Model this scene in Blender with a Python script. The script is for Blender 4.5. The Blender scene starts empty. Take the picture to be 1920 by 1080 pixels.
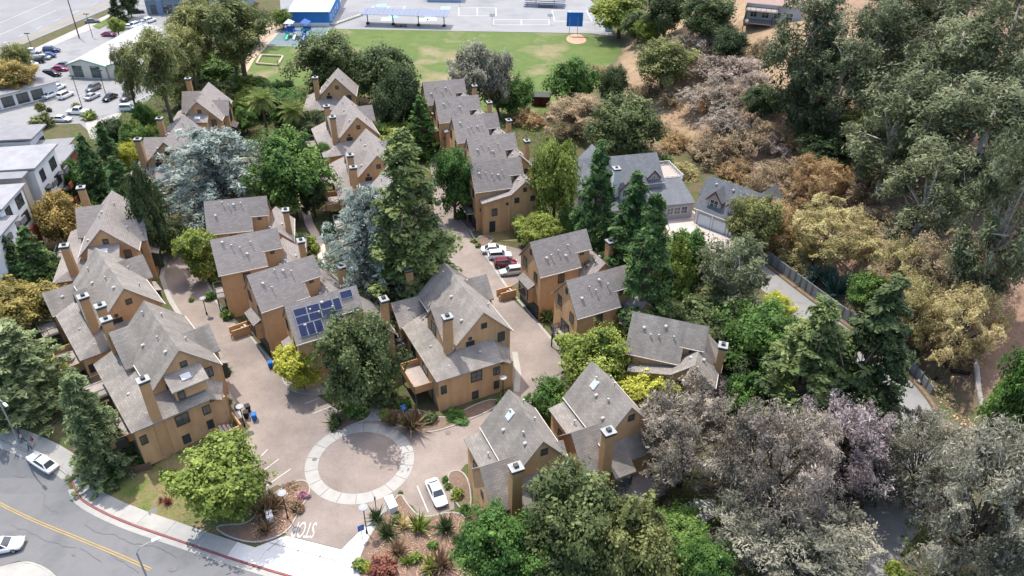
import bpy, bmesh, math, random
import numpy as np
from mathutils import Vector, Matrix
SC = bpy.context.scene
C = SC.collection
rad = math.radians
# ------------------------------------------------------------------ camera
F, PH, RO, H = 1400.0, rad(34.0), rad(1.0), 68.0       # focal length in photo pixels, tilt, roll, height
def ray(px, py):
    x = (px-960)/F; y = (540-py)/F
    c, s = math.cos(RO), math.sin(RO); x, y = x*c-y*s, x*s+y*c
    return np.array([x, math.cos(PH)+y*math.sin(PH), -math.sin(PH)+y*math.cos(PH)])
def P(px, py, z=0.0):
    d = ray(px, py); return np.array([0, 0, H])+d*((z-H)/d[2])
def Q(p):
    v = np.array(p, float)-np.array([0, 0, H])
    zc = v[1]*math.cos(PH)-v[2]*math.sin(PH); x = v[0]/zc; y = (v[1]*math.sin(PH)+v[2]*math.cos(PH))/zc
    c, s = math.cos(RO), math.sin(RO); x, y = x*c+y*s, -x*s+y*c
    return 960+F*x, 540-F*y, zc
cd = bpy.data.cameras.new('camera'); cam = bpy.data.objects.new('camera', cd); C.objects.link(cam)
cd.sensor_width = 36; cd.lens = 36*F/1920; cd.clip_start = 1; cd.clip_end = 9000
R0 = Vector((1, 0, 0)); U0 = Vector((0, math.sin(PH), math.cos(PH))); F0 = Vector((0, math.cos(PH), -math.sin(PH)))
rx = R0*math.cos(RO)+U0*math.sin(RO); ux = -R0*math.sin(RO)+U0*math.cos(RO)
m = Matrix((rx, ux, -F0)).transposed().to_4x4(); m.translation = (0, 0, H); cam.matrix_world = m
SC.camera = cam
# ------------------------------------------------------------------ sky, sun, exposure
SUN_AZ, SUN_EL = rad(131), rad(65)
w = bpy.data.worlds.new('World'); SC.world = w; w.use_nodes = True
nt = w.node_tree; bg = nt.nodes['Background']; sky = nt.nodes.new('ShaderNodeTexSky'); sky.sky_type = 'NISHITA'
sky.sun_disc = False; sky.sun_elevation = SUN_EL; sky.sun_rotation = SUN_AZ-rad(90); sky.air_density = 1.0; sky.dust_density = 2.5; sky.ozone_density = 0.4
nt.links.new(sky.outputs[0], bg.inputs[0]); bg.inputs[1].default_value = 0.15
sl = bpy.data.lights.new('sun', 'SUN'); so = bpy.data.objects.new('sun', sl); C.objects.link(so)
sl.energy = 2.3; sl.angle = rad(0.53); sl.color = (1.0, 0.95, 0.87)
sd = Vector((math.cos(SUN_EL)*math.cos(SUN_AZ), math.cos(SUN_EL)*math.sin(SUN_AZ), math.sin(SUN_EL)))
so.rotation_euler = sd.to_track_quat('Z', 'Y').to_euler(); so.location = (0, 0, 150)
vs = SC.view_settings; vs.view_transform = 'Standard'; vs.look = 'None'; vs.exposure = 1.18; vs.gamma = 1.0; vs.use_curve_mapping = False
SC.cycles.max_bounces = 6; SC.cycles.diffuse_bounces = 3; SC.cycles.transparent_max_bounces = 6
# ------------------------------------------------------------------ terrain
TOE = np.array([(60, 340), (50, 290), (33, 234), (25, 203), (30, 187), (36, 160), (50, 140), (53, 118), (50, 105.5), (53.6, 96.5), (57.2, 87.5), (60, 79.5), (61.5, 70), (60, 60), (60, 30)], float)
def hill_d(x, y):
    x = np.asarray(x, float); y = np.asarray(y, float); best = np.full(x.shape, 1e9); sg = np.ones(x.shape)
    for a, b in zip(TOE[:-1], TOE[1:]):
        d = b-a; L = d@d; t = np.clip(((x-a[0])*d[0]+(y-a[1])*d[1])/L, 0, 1)
        qx, qy = a[0]+t*d[0], a[1]+t*d[1]; dist = np.hypot(x-qx, y-qy)
        cr = d[0]*(y-a[1])-d[1]*(x-a[0]); mk = dist < best
        best = np.where(mk, dist, best); sg = np.where(mk, np.where(cr > 0, 1, -1), sg)
    return best*sg
def sst(t):
    t = np.clip(t, 0, 1); return t*t*(3-2*t)
def g(x, y):
    x = np.asarray(x, float); y = np.asarray(y, float); d = hill_d(x, y); dp = np.maximum(d, 0)
    h = 36*(1-np.exp(-dp/62))+1.7*sst(dp/1.6)*sst((y-70)/6)*sst((112-y)/6)
    h = h+0.5*np.sin(x*.21+y*.13)*sst(dp/14)+0.35*np.sin(y*.37-x*.11)*sst(dp/14)
    return h-3.6*sst((-33-x)/26)*sst((69-y)/9)
def gz(x, y): return float(g(np.array([x]), np.array([y]))[0])
def T(px, py):
    d = ray(px, py); o = np.array([0, 0, H])
    t = np.linspace(40, 520, 500); pts = o+d*t[:, None]; dz = pts[:, 2]-g(pts[:, 0], pts[:, 1]); i = np.argmax(dz < 0)
    if dz[i] >= 0: return P(px, py)
    a, b = t[i-1], t[i]
    t = np.linspace(a, b, 60); pts = o+d*t[:, None]; dz = pts[:, 2]-g(pts[:, 0], pts[:, 1]); i = np.argmax(dz < 0)
    p = pts[i]; p[2] = gz(p[0], p[1]); return p
# ------------------------------------------------------------------ materials
MATS = {}
def mat(name, cols, rough=0.9, scale=1.0, detail=4, bump=0.0, bscale=None, metal=0.0, spec=0.3, coord='Object', stretch=None):
    """cols: list of colours blended by noise"""
    if name in MATS: return MATS[name]
    m_ = bpy.data.materials.new(name); m_.use_nodes = True; n = m_.node_tree.nodes; l = m_.node_tree.links; b = n['Principled BSDF']
    b.inputs['Roughness'].default_value = rough; b.inputs['Metallic'].default_value = metal; b.inputs['Specular IOR Level'].default_value = spec
    if isinstance(cols[0], (int, float)): cols = [cols]
    tc = n.new('ShaderNodeTexCoord'); src = tc.outputs[coord]
    if coord == 'World': pass
    if stretch:
        mp = n.new('ShaderNodeMapping'); mp.inputs['Scale'].default_value = stretch; l.new(src, mp.inputs[0]); src = mp.outputs[0]
    if len(cols) == 1: b.inputs['Base Color'].default_value = (*cols[0], 1)
    else:
        nz = n.new('ShaderNodeTexNoise'); nz.inputs['Scale'].default_value = scale; nz.inputs['Detail'].default_value = detail; nz.inputs['Roughness'].default_value = 0.62
        l.new(src, nz.inputs['Vector']); cr = n.new('ShaderNodeValToRGB'); e = cr.color_ramp.elements
        k = len(cols); e[0].position = 0.3; e[0].color = (*cols[0], 1); e[1].position = 0.7; e[1].color = (*cols[-1], 1)
        for i in range(1, k-1): q = e.new(0.3+0.4*i/(k-1)); q.color = (*cols[i], 1)
        l.new(nz.outputs['Fac'], cr.inputs[0]); l.new(cr.outputs[0], b.inputs['Base Color'])
    if bump:
        nb = n.new('ShaderNodeTexNoise'); nb.inputs['Scale'].default_value = bscale or scale*6; nb.inputs['Detail'].default_value = 5; l.new(src, nb.inputs['Vector'])
        bp = n.new('ShaderNodeBump'); bp.inputs['Strength'].default_value = bump; bp.inputs['Distance'].default_value = 0.05; l.new(nb.outputs['Fac'], bp.inputs['Height']); l.new(bp.outputs[0], b.inputs['Normal'])
    MATS[name] = m_; return m_
def leafmat(name, c0, c1, c2, trans=0.34):
    c0, c1, c2 = [tuple(q*k for q in c) for c, k in ((c0, 1.7), (c1, 1.9), (c2, 1.85))]
    if name in MATS: return MATS[name]
    m_ = bpy.data.materials.new(name); m_.use_nodes = True; n = m_.node_tree.nodes; l = m_.node_tree.links
    for q in list(n): n.remove(q)
    out = n.new('ShaderNodeOutputMaterial'); at = n.new('ShaderNodeAttribute'); at.attribute_name = 'tone'
    oi = n.new('ShaderNodeObjectInfo'); cr = n.new('ShaderNodeValToRGB'); e = cr.color_ramp.elements
    e[0].position = 0.08; e[0].color = (*c0, 1); e[1].position = 0.95; e[1].color = (*c2, 1); q = e.new(0.5); q.color = (*c1, 1)
    l.new(at.outputs['Fac'], cr.inputs[0])
    hs = n.new('ShaderNodeHueSaturation'); l.new(cr.outputs[0], hs.inputs['Color'])
    mr = n.new('ShaderNodeMapRange'); mr.inputs['To Min'].default_value = 0.487; mr.inputs['To Max'].default_value = 0.513; l.new(oi.outputs['Random'], mr.inputs[0]); l.new(mr.outputs[0], hs.inputs['Hue'])
    mv = n.new('ShaderNodeMapRange'); mv.inputs['To Min'].default_value = 1.15; mv.inputs['To Max'].default_value = 0.85; l.new(oi.outputs['Random'], mv.inputs[0]); l.new(mv.outputs[0], hs.inputs['Value'])
    df = n.new('ShaderNodeBsdfPrincipled'); df.inputs['Roughness'].default_value = 0.6; df.inputs['Specular IOR Level'].default_value = 0.25; l.new(hs.outputs[0], df.inputs['Base Color'])
    tr = n.new('ShaderNodeBsdfTranslucent'); l.new(hs.outputs[0], tr.inputs['Color'])
    mx = n.new('ShaderNodeMixShader'); mx.inputs[0].default_value = trans; l.new(df.outputs[0], mx.inputs[1]); l.new(tr.outputs[0], mx.inputs[2]); l.new(mx.outputs[0], out.inputs[0])
    MATS[name] = m_; return m_
def shingle(name, base, dark, streak=0.0):
    """asphalt shingles: courses across the slope, mottled tabs, optional lichen streaks running down the slope"""
    if name in MATS: return MATS[name]
    m_ = bpy.data.materials.new(name); m_.use_nodes = True; n = m_.node_tree.nodes; l = m_.node_tree.links; b = n['Principled BSDF']; b.inputs['Roughness'].default_value = 0.95; b.inputs['Specular IOR Level'].default_value = 0.12
    uv = n.new('ShaderNodeUVMap'); br = n.new('ShaderNodeTexBrick'); br.inputs['Scale'].default_value = 1.0; br.inputs['Brick Width'].default_value = 0.62; br.inputs['Row Height'].default_value = 0.27
    br.inputs['Mortar Size'].default_value = 0.018; br.inputs['Mortar Smooth'].default_value = 0.3; br.inputs['Bias'].default_value = 0.0; br.offset = 0.5
    br.inputs['Color1'].default_value = (*[c*1.12 for c in base], 1); br.inputs['Color2'].default_value = (*[c*0.88 for c in base], 1); br.inputs['Mortar'].default_value = (*[c*.6 for c in base], 1)
    l.new(uv.outputs[0], br.inputs['Vector'])
    nz = n.new('ShaderNodeTexNoise'); nz.inputs['Scale'].default_value = 0.55; nz.inputs['Detail'].default_value = 6; mp = n.new('ShaderNodeMapping'); mp.inputs['Scale'].default_value = (1.0, 0.3, 1); l.new(uv.outputs[0], mp.inputs[0]); l.new(mp.outputs[0], nz.inputs['Vector'])
    mr = n.new('ShaderNodeMapRange'); mr.inputs['From Min'].default_value = 0.4; mr.inputs['From Max'].default_value = 0.68; mr.inputs['To Max'].default_value = 0.25+streak; l.new(nz.outputs['Fac'], mr.inputs[0])
    mx = n.new('ShaderNodeMix'); mx.data_type = 'RGBA'; l.new(mr.outputs[0], mx.inputs[0]); l.new(br.outputs[0], mx.inputs[6]); mx.inputs[7].default_value = (*dark, 1)
    oi = n.new('ShaderNodeObjectInfo'); hs = n.new('ShaderNodeHueSaturation'); mv = n.new('ShaderNodeMapRange'); mv.inputs['To Min'].default_value = 0.88; mv.inputs['To Max'].default_value = 1.1; l.new(oi.outputs['Random'], mv.inputs[0]); l.new(mv.outputs[0], hs.inputs['Value'])
    l.new(mx.outputs[2], hs.inputs['Color']); l.new(hs.outputs[0], b.inputs['Base Color'])
    bp = n.new('ShaderNodeBump'); bp.inputs['Strength'].default_value = 0.5; bp.inputs['Distance'].default_value = 0.03; l.new(br.outputs['Fac'], bp.inputs['Height']); bp.invert = True; l.new(bp.outputs[0], b.inputs['Normal'])
    MATS[name] = m_; return m_
M_WALL = mat('tan_stucco', [(0.45, 0.272, 0.138), (0.53, 0.328, 0.17), (0.49, 0.3, 0.154)], 0.92, 0.35, 6, 0.15, 6)
def clapboard(m_, pitch=0.2):
    n = m_.node_tree.nodes; l = m_.node_tree.links; b = n['Principled BSDF']; tc = n.new('ShaderNodeTexCoord'); sp = n.new('ShaderNodeSeparateXYZ'); l.new(tc.outputs['Object'], sp.inputs[0])
    dv = n.new('ShaderNodeMath'); dv.operation = 'DIVIDE'; dv.inputs[1].default_value = pitch; l.new(sp.outputs[2], dv.inputs[0]); fr = n.new('ShaderNodeMath'); fr.operation = 'FRACT'; l.new(dv.outputs[0], fr.inputs[0])
    bp = n.new('ShaderNodeBump'); bp.inputs['Strength'].default_value = 0.7; bp.inputs['Distance'].default_value = 0.03; bp.invert = True; l.new(fr.outputs[0], bp.inputs['Height']); l.new(bp.outputs[0], b.inputs['Normal'])
    src = b.inputs['Base Color'].links[0].from_socket; nz = n.new('ShaderNodeTexNoise'); nz.inputs['Scale'].default_value = 1.0; nz.inputs['Detail'].default_value = 6; mp = n.new('ShaderNodeMapping'); mp.inputs['Scale'].default_value = (1.4, 1.4, .12); l.new(tc.outputs['Object'], mp.inputs[0]); l.new(mp.outputs[0], nz.inputs['Vector'])
    mr = n.new('ShaderNodeMapRange'); mr.inputs['From Min'].default_value = .35; mr.inputs['From Max'].default_value = .7; mr.inputs['To Min'].default_value = 1.05; mr.inputs['To Max'].default_value = .84; l.new(nz.outputs['Fac'], mr.inputs[0])
    ln = n.new('ShaderNodeMath'); ln.operation = 'GREATER_THAN'; ln.inputs[1].default_value = .12; l.new(fr.outputs[0], ln.inputs[0]); m2 = n.new('ShaderNodeMapRange'); m2.inputs['To Min'].default_value = .8; l.new(ln.outputs[0], m2.inputs[0]); mu = n.new('ShaderNodeMath'); mu.operation = 'MULTIPLY'; l.new(mr.outputs[0], mu.inputs[0]); l.new(m2.outputs[0], mu.inputs[1])
    mx = n.new('ShaderNodeMix'); mx.data_type = 'RGBA'; mx.blend_type = 'MULTIPLY'; mx.inputs[0].default_value = 1; l.new(src, mx.inputs[6]); l.new(mu.outputs[0], mx.inputs[7]); l.new(mx.outputs[2], b.inputs['Base Color'])
clapboard(M_WALL)
M_WALLD = mat('tan_stucco_trim', [(0.41, 0.245, 0.122), (0.46, 0.28, 0.14)], 0.92, 0.8)
M_ROOF = shingle('brown_shingle', (0.285, 0.256, 0.236), (0.24, 0.214, 0.196), 0.05)
M_ROOFS = shingle('weathered_shingle', (0.285, 0.258, 0.23), (0.15, 0.138, 0.122), 0.42)
M_ROOFG = shingle('slate_grey_shingle', (0.165, 0.175, 0.19), (0.11, 0.115, 0.125), 0.2)
M_FRAME = mat('dark_green_frame', [(0.03, 0.04, 0.035)], 0.5)
M_GLASS = mat('window_glass', [(0.06, 0.075, 0.085), (0.02, 0.026, 0.03)], 0.08, 0.6, spec=0.9)
M_GARAGE = mat('dark_garage_door', [(0.025, 0.032, 0.035)], 0.6)
M_CAP = mat('chimney_cap_metal', [(0.36, 0.36, 0.355), (0.27, 0.27, 0.27)], 0.6, 3, metal=0.2)
M_CAPD = mat('chimney_cap_band', [(0.04, 0.055, 0.06)], 0.5)
M_VENT = mat('roof_vent_metal', [(0.4, 0.38, 0.36)], 0.7)
M_GUT = mat('gutter_metal', [(0.52, 0.48, 0.43)], 0.6)
M_DECK = mat('deck_boards', [(0.42, 0.36, 0.32), (0.34, 0.29, 0.26)], 0.9, 2)
M_RAIL = mat('dark_railing', [(0.06, 0.08, 0.085)], 0.6)
M_WHITE = mat('white_paint', [(0.78, 0.78, 0.76), (0.7, 0.7, 0.68)], 0.6, 2)
M_BLACK = mat('black_plastic', [(0.012, 0.012, 0.013)], 0.5)
M_PAVE = None
def pavers(name, c1, c2, mort, bw=0.22, rh=0.11):
    m_ = bpy.data.materials.new(name); m_.use_nodes = True; n = m_.node_tree.nodes; l = m_.node_tree.links; b = n['Principled BSDF']; b.inputs['Roughness'].default_value = 0.9; b.inputs['Specular IOR Level'].default_value = 0.2
    tc = n.new('ShaderNodeTexCoord'); mp = n.new('ShaderNodeMapping'); mp.inputs['Rotation'].default_value = (0, 0, rad(27)); l.new(tc.outputs['Object'], mp.inputs[0])
    br = n.new('ShaderNodeTexBrick'); br.inputs['Scale'].default_value = 1; br.inputs['Brick Width'].default_value = bw; br.inputs['Row Height'].default_value = rh; br.inputs['Mortar Size'].default_value = 0.008
    br.inputs['Color1'].default_value = (*c1, 1); br.inputs['Color2'].default_value = (*c2, 1); br.inputs['Mortar'].default_value = (*mort, 1); l.new(mp.outputs[0], br.inputs['Vector'])
    nz = n.new('ShaderNodeTexNoise'); nz.inputs['Scale'].default_value = 0.16; nz.inputs['Detail'].default_value = 8; nz.inputs['Roughness'].default_value = 0.7; l.new(tc.outputs['Object'], nz.inputs['Vector'])
    mr = n.new('ShaderNodeMapRange'); mr.inputs['From Min'].default_value = 0.3; mr.inputs['From Max'].default_value = 0.7; mr.inputs['To Min'].default_value = 0.68; mr.inputs['To Max'].default_value = 1.14; l.new(nz.outputs['Fac'], mr.inputs[0])
    mx = n.new('ShaderNodeMix'); mx.data_type = 'RGBA'; mx.blend_type = 'MULTIPLY'; mx.inputs[0].default_value = 1; l.new(br.outputs[0], mx.inputs[6]); l.new(mr.outputs[0], mx.inputs[7])
    l.new(mx.outputs[2], b.inputs['Base Color']); MATS[name] = m_; return m_
M_PAVE = pavers('pink_pavers', (0.305, 0.255, 0.222), (0.27, 0.224, 0.195), (0.23, 0.192, 0.168))
M_ASPH = mat('asphalt_worn', [(0.135, 0.137, 0.139), (0.172, 0.172, 0.173), (0.152, 0.153, 0.155)], 0.92, 0.25, 8, 0.2, 8)
M_ASPH2 = mat('asphalt_lot', [(0.19, 0.19, 0.192), (0.26, 0.26, 0.26), (0.22, 0.22, 0.222)], 0.92, 0.12, 8)
M_ROAD = mat('hill_road_asphalt', [(0.2, 0.195, 0.188), (0.26, 0.253, 0.243), (0.23, 0.224, 0.215)], 0.92, 0.3, 8, 0.15, 6)
M_CONC = mat('concrete', [(0.31, 0.3, 0.275), (0.39, 0.375, 0.345)], 0.9, 0.6, 6)
M_CONCW = mat('new_white_concrete', [(0.5, 0.495, 0.48), (0.6, 0.595, 0.58)], 0.85, 0.6, 6)
M_RED = mat('red_kerb_paint', [(0.2, 0.06, 0.062), (0.27, 0.105, 0.1)], 0.8, 2, 6)
M_YEL = mat('yellow_road_paint', [(0.36, 0.25, 0.09), (0.46, 0.32, 0.12)], 0.8, 1.5, 6)
M_LINE = mat('white_road_paint', [(0.56, 0.55, 0.53), (0.44, 0.43, 0.42)], 0.8, 1.5, 6)
M_BARK = mat('brown_bark', [(0.075, 0.055, 0.042), (0.13, 0.1, 0.08)], 0.95, 3, 6, stretch=(1, 1, .2))
M_BARKG = mat('pale_grey_bark', [(0.3, 0.26, 0.22), (0.42, 0.38, 0.34), (0.2, 0.17, 0.15)], 0.95, 1.5, 6, stretch=(1, 1, .2))
M_TWIG = mat('grey_twig', [(0.2, 0.165, 0.14), (0.28, 0.24, 0.2)], 0.95, 2)
M_MULCH = mat('red_bark_mulch', [(0.11, 0.072, 0.052), (0.21, 0.145, 0.108), (0.155, 0.105, 0.078), (0.27, 0.19, 0.145)], 0.95, 1.6, 10, 0.6, 10)
LEAF = {
 'redwood': leafmat('leaf_redwood', (0.015, 0.038, 0.012), (0.048, 0.09, 0.027), (0.11, 0.17, 0.05)),
 'redwoodpale': leafmat('leaf_redwood_light', (0.026, 0.045, 0.016), (0.08, 0.11, 0.035), (0.17, 0.195, 0.065)),  # paler, yellower foliage, the conifers' own colour
 'oak': leafmat('leaf_oak', (0.018, 0.03, 0.01), (0.058, 0.08, 0.028), (0.125, 0.148, 0.06)),
 'dark': leafmat('leaf_dark', (0.012, 0.022, 0.008), (0.036, 0.055, 0.02), (0.085, 0.105, 0.042)),
 'green': leafmat('leaf_green', (0.018, 0.045, 0.01), (0.055, 0.105, 0.022), (0.13, 0.2, 0.045)),
 'lime': leafmat('leaf_lime', (0.04, 0.062, 0.012), (0.11, 0.145, 0.026), (0.21, 0.245, 0.06)),
 'yellow': leafmat('leaf_yellow', (0.1, 0.11, 0.015), (0.25, 0.26, 0.035), (0.42, 0.4, 0.09)),
 'olive': leafmat('leaf_olive', (0.04, 0.05, 0.016), (0.115, 0.125, 0.042), (0.215, 0.215, 0.085)),
 'autumn': leafmat('leaf_autumn', (0.085, 0.068, 0.02), (0.2, 0.155, 0.045), (0.31, 0.24, 0.08)),
 'blue': leafmat('leaf_blue_cedar', (0.085, 0.11, 0.095), (0.2, 0.235, 0.205), (0.33, 0.365, 0.32)),
 'deodar': leafmat('leaf_deodar', (0.03, 0.048, 0.02), (0.1, 0.132, 0.056), (0.2, 0.235, 0.112)),
 'euc': leafmat('leaf_eucalyptus', (0.026, 0.034, 0.016), (0.085, 0.1, 0.05), (0.175, 0.185, 0.105)),
 'grey': leafmat('leaf_grey', (0.055, 0.056, 0.04), (0.15, 0.148, 0.11), (0.27, 0.255, 0.195)),
 'pink': leafmat('leaf_pinkish_grey', (0.05, 0.044, 0.034), (0.185, 0.162, 0.128), (0.34, 0.295, 0.24)),
 'mauve': leafmat('leaf_mauve', (0.06, 0.05, 0.05), (0.195, 0.163, 0.16), (0.36, 0.312, 0.308)),
 'buckeye': leafmat('leaf_buckeye_brown', (0.105, 0.08, 0.048), (0.235, 0.18, 0.112), (0.36, 0.28, 0.18)),
 'orange': leafmat('leaf_orange', (0.14, 0.09, 0.042), (0.29, 0.195, 0.1), (0.41, 0.295, 0.16)),
 'strawy': leafmat('leaf_straw', (0.15, 0.125, 0.055), (0.3, 0.255, 0.12), (0.43, 0.37, 0.195)),
 'brushgrey': leafmat('leaf_dry_brush', (0.1, 0.084, 0.066), (0.215, 0.18, 0.145), (0.33, 0.285, 0.235)),
 'red': leafmat('leaf_red', (0.045, 0.018, 0.012), (0.11, 0.042, 0.026), (0.2, 0.085, 0.05)),
 'bronze': leafmat('leaf_bronze', (0.05, 0.034, 0.022), (0.125, 0.085, 0.05), (0.22, 0.155, 0.09)),
 'agave': leafmat('leaf_agave', (0.02, 0.045, 0.042), (0.045, 0.09, 0.08), (0.09, 0.15, 0.135)),
 'palm': leafmat('leaf_palm', (0.04, 0.062, 0.016), (0.12, 0.155, 0.045), (0.24, 0.26, 0.09)),
 'magenta': leafmat('leaf_flower_pink', (0.12, 0.06, 0.08), (0.25, 0.12, 0.15), (0.34, 0.2, 0.22)),
 'grass': leafmat('leaf_grass', (0.04, 0.08, 0.014), (0.085, 0.15, 0.028), (0.15, 0.21, 0.05)),
 'litter': leafmat('leaf_dry_litter', (0.13, 0.075, 0.045), (0.27, 0.17, 0.11), (0.42, 0.29, 0.19), 0.0),
}
# ------------------------------------------------------------------ object helpers
def link(o, parent=None):
    C.objects.link(o)
    if parent is not None: o.parent = parent
    return o
def tag(o, label=None, cat=None, group=None, kind=None):
    if label: o['label'] = label
    if cat: o['category'] = cat
    if group: o['group'] = group
    if kind: o['kind'] = kind
    return o
def empty(name, loc, rz=0, label=None, cat=None, group=None):
    o = bpy.data.objects.new(name, None); o.empty_display_size = 0.5; C.objects.link(o); o.location = loc; o.rotation_euler = (0, 0, rz); tag(o, label, cat, group); return o
def mesh(name, v, f, material=None, smooth=False, uv=None):
    me = bpy.data.meshes.new(name); me.from_pydata([tuple(map(float, p)) for p in v], [], f)
    if material: me.materials.append(material)
    if smooth: me.polygons.foreach_set('use_smooth', [True]*len(me.polygons))
    me.update(); return me
def add(name, me, parent=None, loc=None, rot=None):
    o = bpy.data.objects.new(name, me); link(o, parent)
    if loc is not None: o.location = loc
    if rot is not None: o.rotation_euler = rot
    return o
class MB:
    def __init__(s): s.v = []; s.f = []
    def raw(s, v, f):
        k = len(s.v); s.v += [tuple(map(float, p)) for p in v]; s.f += [tuple(i+k for i in q) for q in f]; return s
    def box(s, x0, x1, y0, y1, z0, z1, top=1.0):
        cx, cy = (x0+x1)/2, (y0+y1)/2; a = []
        for z, k in ((z0, 1.0), (z1, top)):
            a += [(cx+(x-cx)*k, cy+(y-cy)*k, z) for x, y in ((x0, y0), (x1, y0), (x1, y1), (x0, y1))]
        return s.raw(a, [(3, 2, 1, 0), (4, 5, 6, 7), (0, 1, 5, 4), (1, 2, 6, 5), (2, 3, 7, 6), (3, 0, 4, 7)])
    def tube(s, pts, rs, n=6, cap=True):
        pts = [Vector(p) for p in pts]; k = len(s.v); N = len(pts)
        for i, p in enumerate(pts):
            d = (pts[min(i+1, N-1)]-pts[max(i-1, 0)]).normalized(); a = d.orthogonal().normalized(); b = d.cross(a)
            for j in range(n):
                t = 2*math.pi*j/n; s.v.append(tuple(p+(a*math.cos(t)+b*math.sin(t))*rs[i]))
        for i in range(N-1):
            for j in range(n):
                s.f.append((k+i*n+j, k+i*n+(j+1) % n, k+(i+1)*n+(j+1) % n, k+(i+1)*n+j))
        if cap: s.f.append(tuple(k+(N-1)*n+j for j in range(n))); s.f.append(tuple(k+n-1-j for j in range(n)))
        return s
    def prism(s, prof, axis, a0, a1):
        """profile polygon (p, z) extruded along 'x' or 'y' from a0 to a1"""
        n = len(prof); v = []
        for a in (a0, a1): v += [(a, p, z) if axis == 'x' else (p, a, z) for p, z in prof]
        f = [tuple(range(n)), tuple(range(2*n-1, n-1, -1))]+[(i, n+i, n+(i+1) % n, (i+1) % n) for i in range(n)]
        return s.raw(v, f)
    def me(s, name, material, smooth=False):
        m_ = mesh(name, s.v, s.f, material, smooth); bm = bmesh.new(); bm.from_mesh(m_); bmesh.ops.recalc_face_normals(bm, faces=bm.faces); bm.to_mesh(m_); bm.free(); return m_
    def obj(s, name, material, parent=None, loc=None, rot=None, smooth=False): return add(name, s.me(name, material, smooth), parent, loc, rot)
def uvslope(me):
    """UV in metres: u along the horizontal direction of each face, v up the slope"""
    uvl = me.uv_layers.new(name='UVMap')
    for p in me.polygons:
        n = p.normal; h = Vector((-n.y, n.x, 0)); h = h.normalized() if h.length > 1e-4 else Vector((1, 0, 0)); up = n.cross(h)
        for li in p.loop_indices:
            c = me.vertices[me.loops[li].vertex_index].co; uvl.data[li].uv = (c.dot(h), c.dot(up))
    return me
CACHE = {}
def window(parent, x, y, z, ang, wd=0.9, hg=1.4, fm=None, style=2):
    """window on a wall plane: frame with a recessed pane; ang = outward direction in the parent's space"""
    fm = fm or M_FRAME; k = ('win', wd, hg, fm.name, style)
    if k not in CACHE:
        b = MB(); t = 0.09; d0, d1 = -0.12, 0.07
        b.box(d0, d1, -wd/2, -wd/2+t, 0, hg); b.box(d0, d1, wd/2-t, wd/2, 0, hg); b.box(d0, d1, -wd/2+t, wd/2-t, 0, t); b.box(d0, d1, -wd/2+t, wd/2-t, hg-t, hg)
        if style >= 2: b.box(d0, 0.05, -0.03, 0.03, t, hg-t)
        if style >= 3: b.box(d0, 0.045, -wd/2+t, -0.03, hg*.5-.03, hg*.5+.03); b.box(d0, 0.045, 0.03, wd/2-t, hg*.5-.03, hg*.5+.03)
        p = MB(); p.box(-0.1, 0.03, -wd/2+t*.6, wd/2-t*.6, t*.6, hg-t*.6)
        CACHE[k] = (b.me('window', fm), p.me('pane', M_GLASS))
    f, p = CACHE[k]; o = add('window', f, parent, (x, y, z), (0, 0, ang)); add('pane', p, o); return o
def sheet(name, poly, material, off, kind='structure', step=2.0, parent=None, flat=None):
    """a ground sheet draped over the terrain; poly in world xy"""
    bm = bmesh.new(); vs_ = [bm.verts.new((float(p[0]), float(p[1]), 0)) for p in poly]; bm.faces.new(vs_)
    if flat is None:
        xs = [p[0] for p in poly]; ys = [p[1] for p in poly]
        for ax, lo, hi in ((0, min(xs), max(xs)), (1, min(ys), max(ys))):
            c = math.ceil(lo/step)*step
            while c < hi:
                no = (1, 0, 0) if ax == 0 else (0, 1, 0); co = (c, 0, 0) if ax == 0 else (0, c, 0)
                bmesh.ops.bisect_plane(bm, geom=bm.verts[:]+bm.edges[:]+bm.faces[:], dist=1e-5, plane_co=co, plane_no=no); c += step
        co = np.array([v.co[:] for v in bm.verts]); z = g(co[:, 0], co[:, 1])
        for v, zz in zip(bm.verts, z): v.co.z = zz+off
    else:
        for v in bm.verts: v.co.z = flat+off
    bmesh.ops.triangulate(bm, faces=bm.faces[:]); bm.normal_update()
    for f in bm.faces:
        if f.normal.z < 0: f.normal_flip()
    me = bpy.data.meshes.new(name); bm.to_mesh(me); bm.free(); me.materials.append(material)
    o = add(name, me, parent)
    if kind and parent is None: o['kind'] = kind
    return o
def G(pts): return [T(*p)[:2] for p in pts]
def smooth_poly(pts, n=3, closed=True):
    for _ in range(n):
        q = []; N = len(pts)
        for i in range(N if closed else N-1):
            a = np.array(pts[i]); b = np.array(pts[(i+1) % N]); q += [a*.75+b*.25, a*.25+b*.75]
        if not closed: q = [np.array(pts[0])]+q+[np.array(pts[-1])]
        pts = q
    return pts
def kerb(name, path, material, wd=0.18, h=0.14, closed=False, label=None, parent=None):
    """kerb running along a world-xy path"""
    pts = [np.array(p) for p in path]; N = len(pts); v = []; f = []
    for i in range(N):
        a = pts[(i-1) % N] if closed or i > 0 else pts[i]; b = pts[(i+1) % N] if closed or i < N-1 else pts[i]
        d = (b-a)/max(np.linalg.norm(b-a), 1e-6); nn = np.array([-d[1], d[0]])*wd/2; z = gz(*pts[i])
        for s_, zz in ((-1, z-.2), (-1, z+h), (1, z+h), (1, z-.2)): q = pts[i]+nn*s_; v.append((q[0], q[1], zz))
    for i in range(N if closed else N-1):
        j = (i+1) % N
        for k in range(3): f.append((i*4+k, i*4+k+1, j*4+k+1, j*4+k))
    if not closed: f += [(0, 3, 2, 1), (4*N-4, 4*N-3, 4*N-2, 4*N-1)]
    b = MB(); b.raw(v, f); o = b.obj(name, material, parent)
    if parent is None: o['kind'] = 'structure'
    return o
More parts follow.
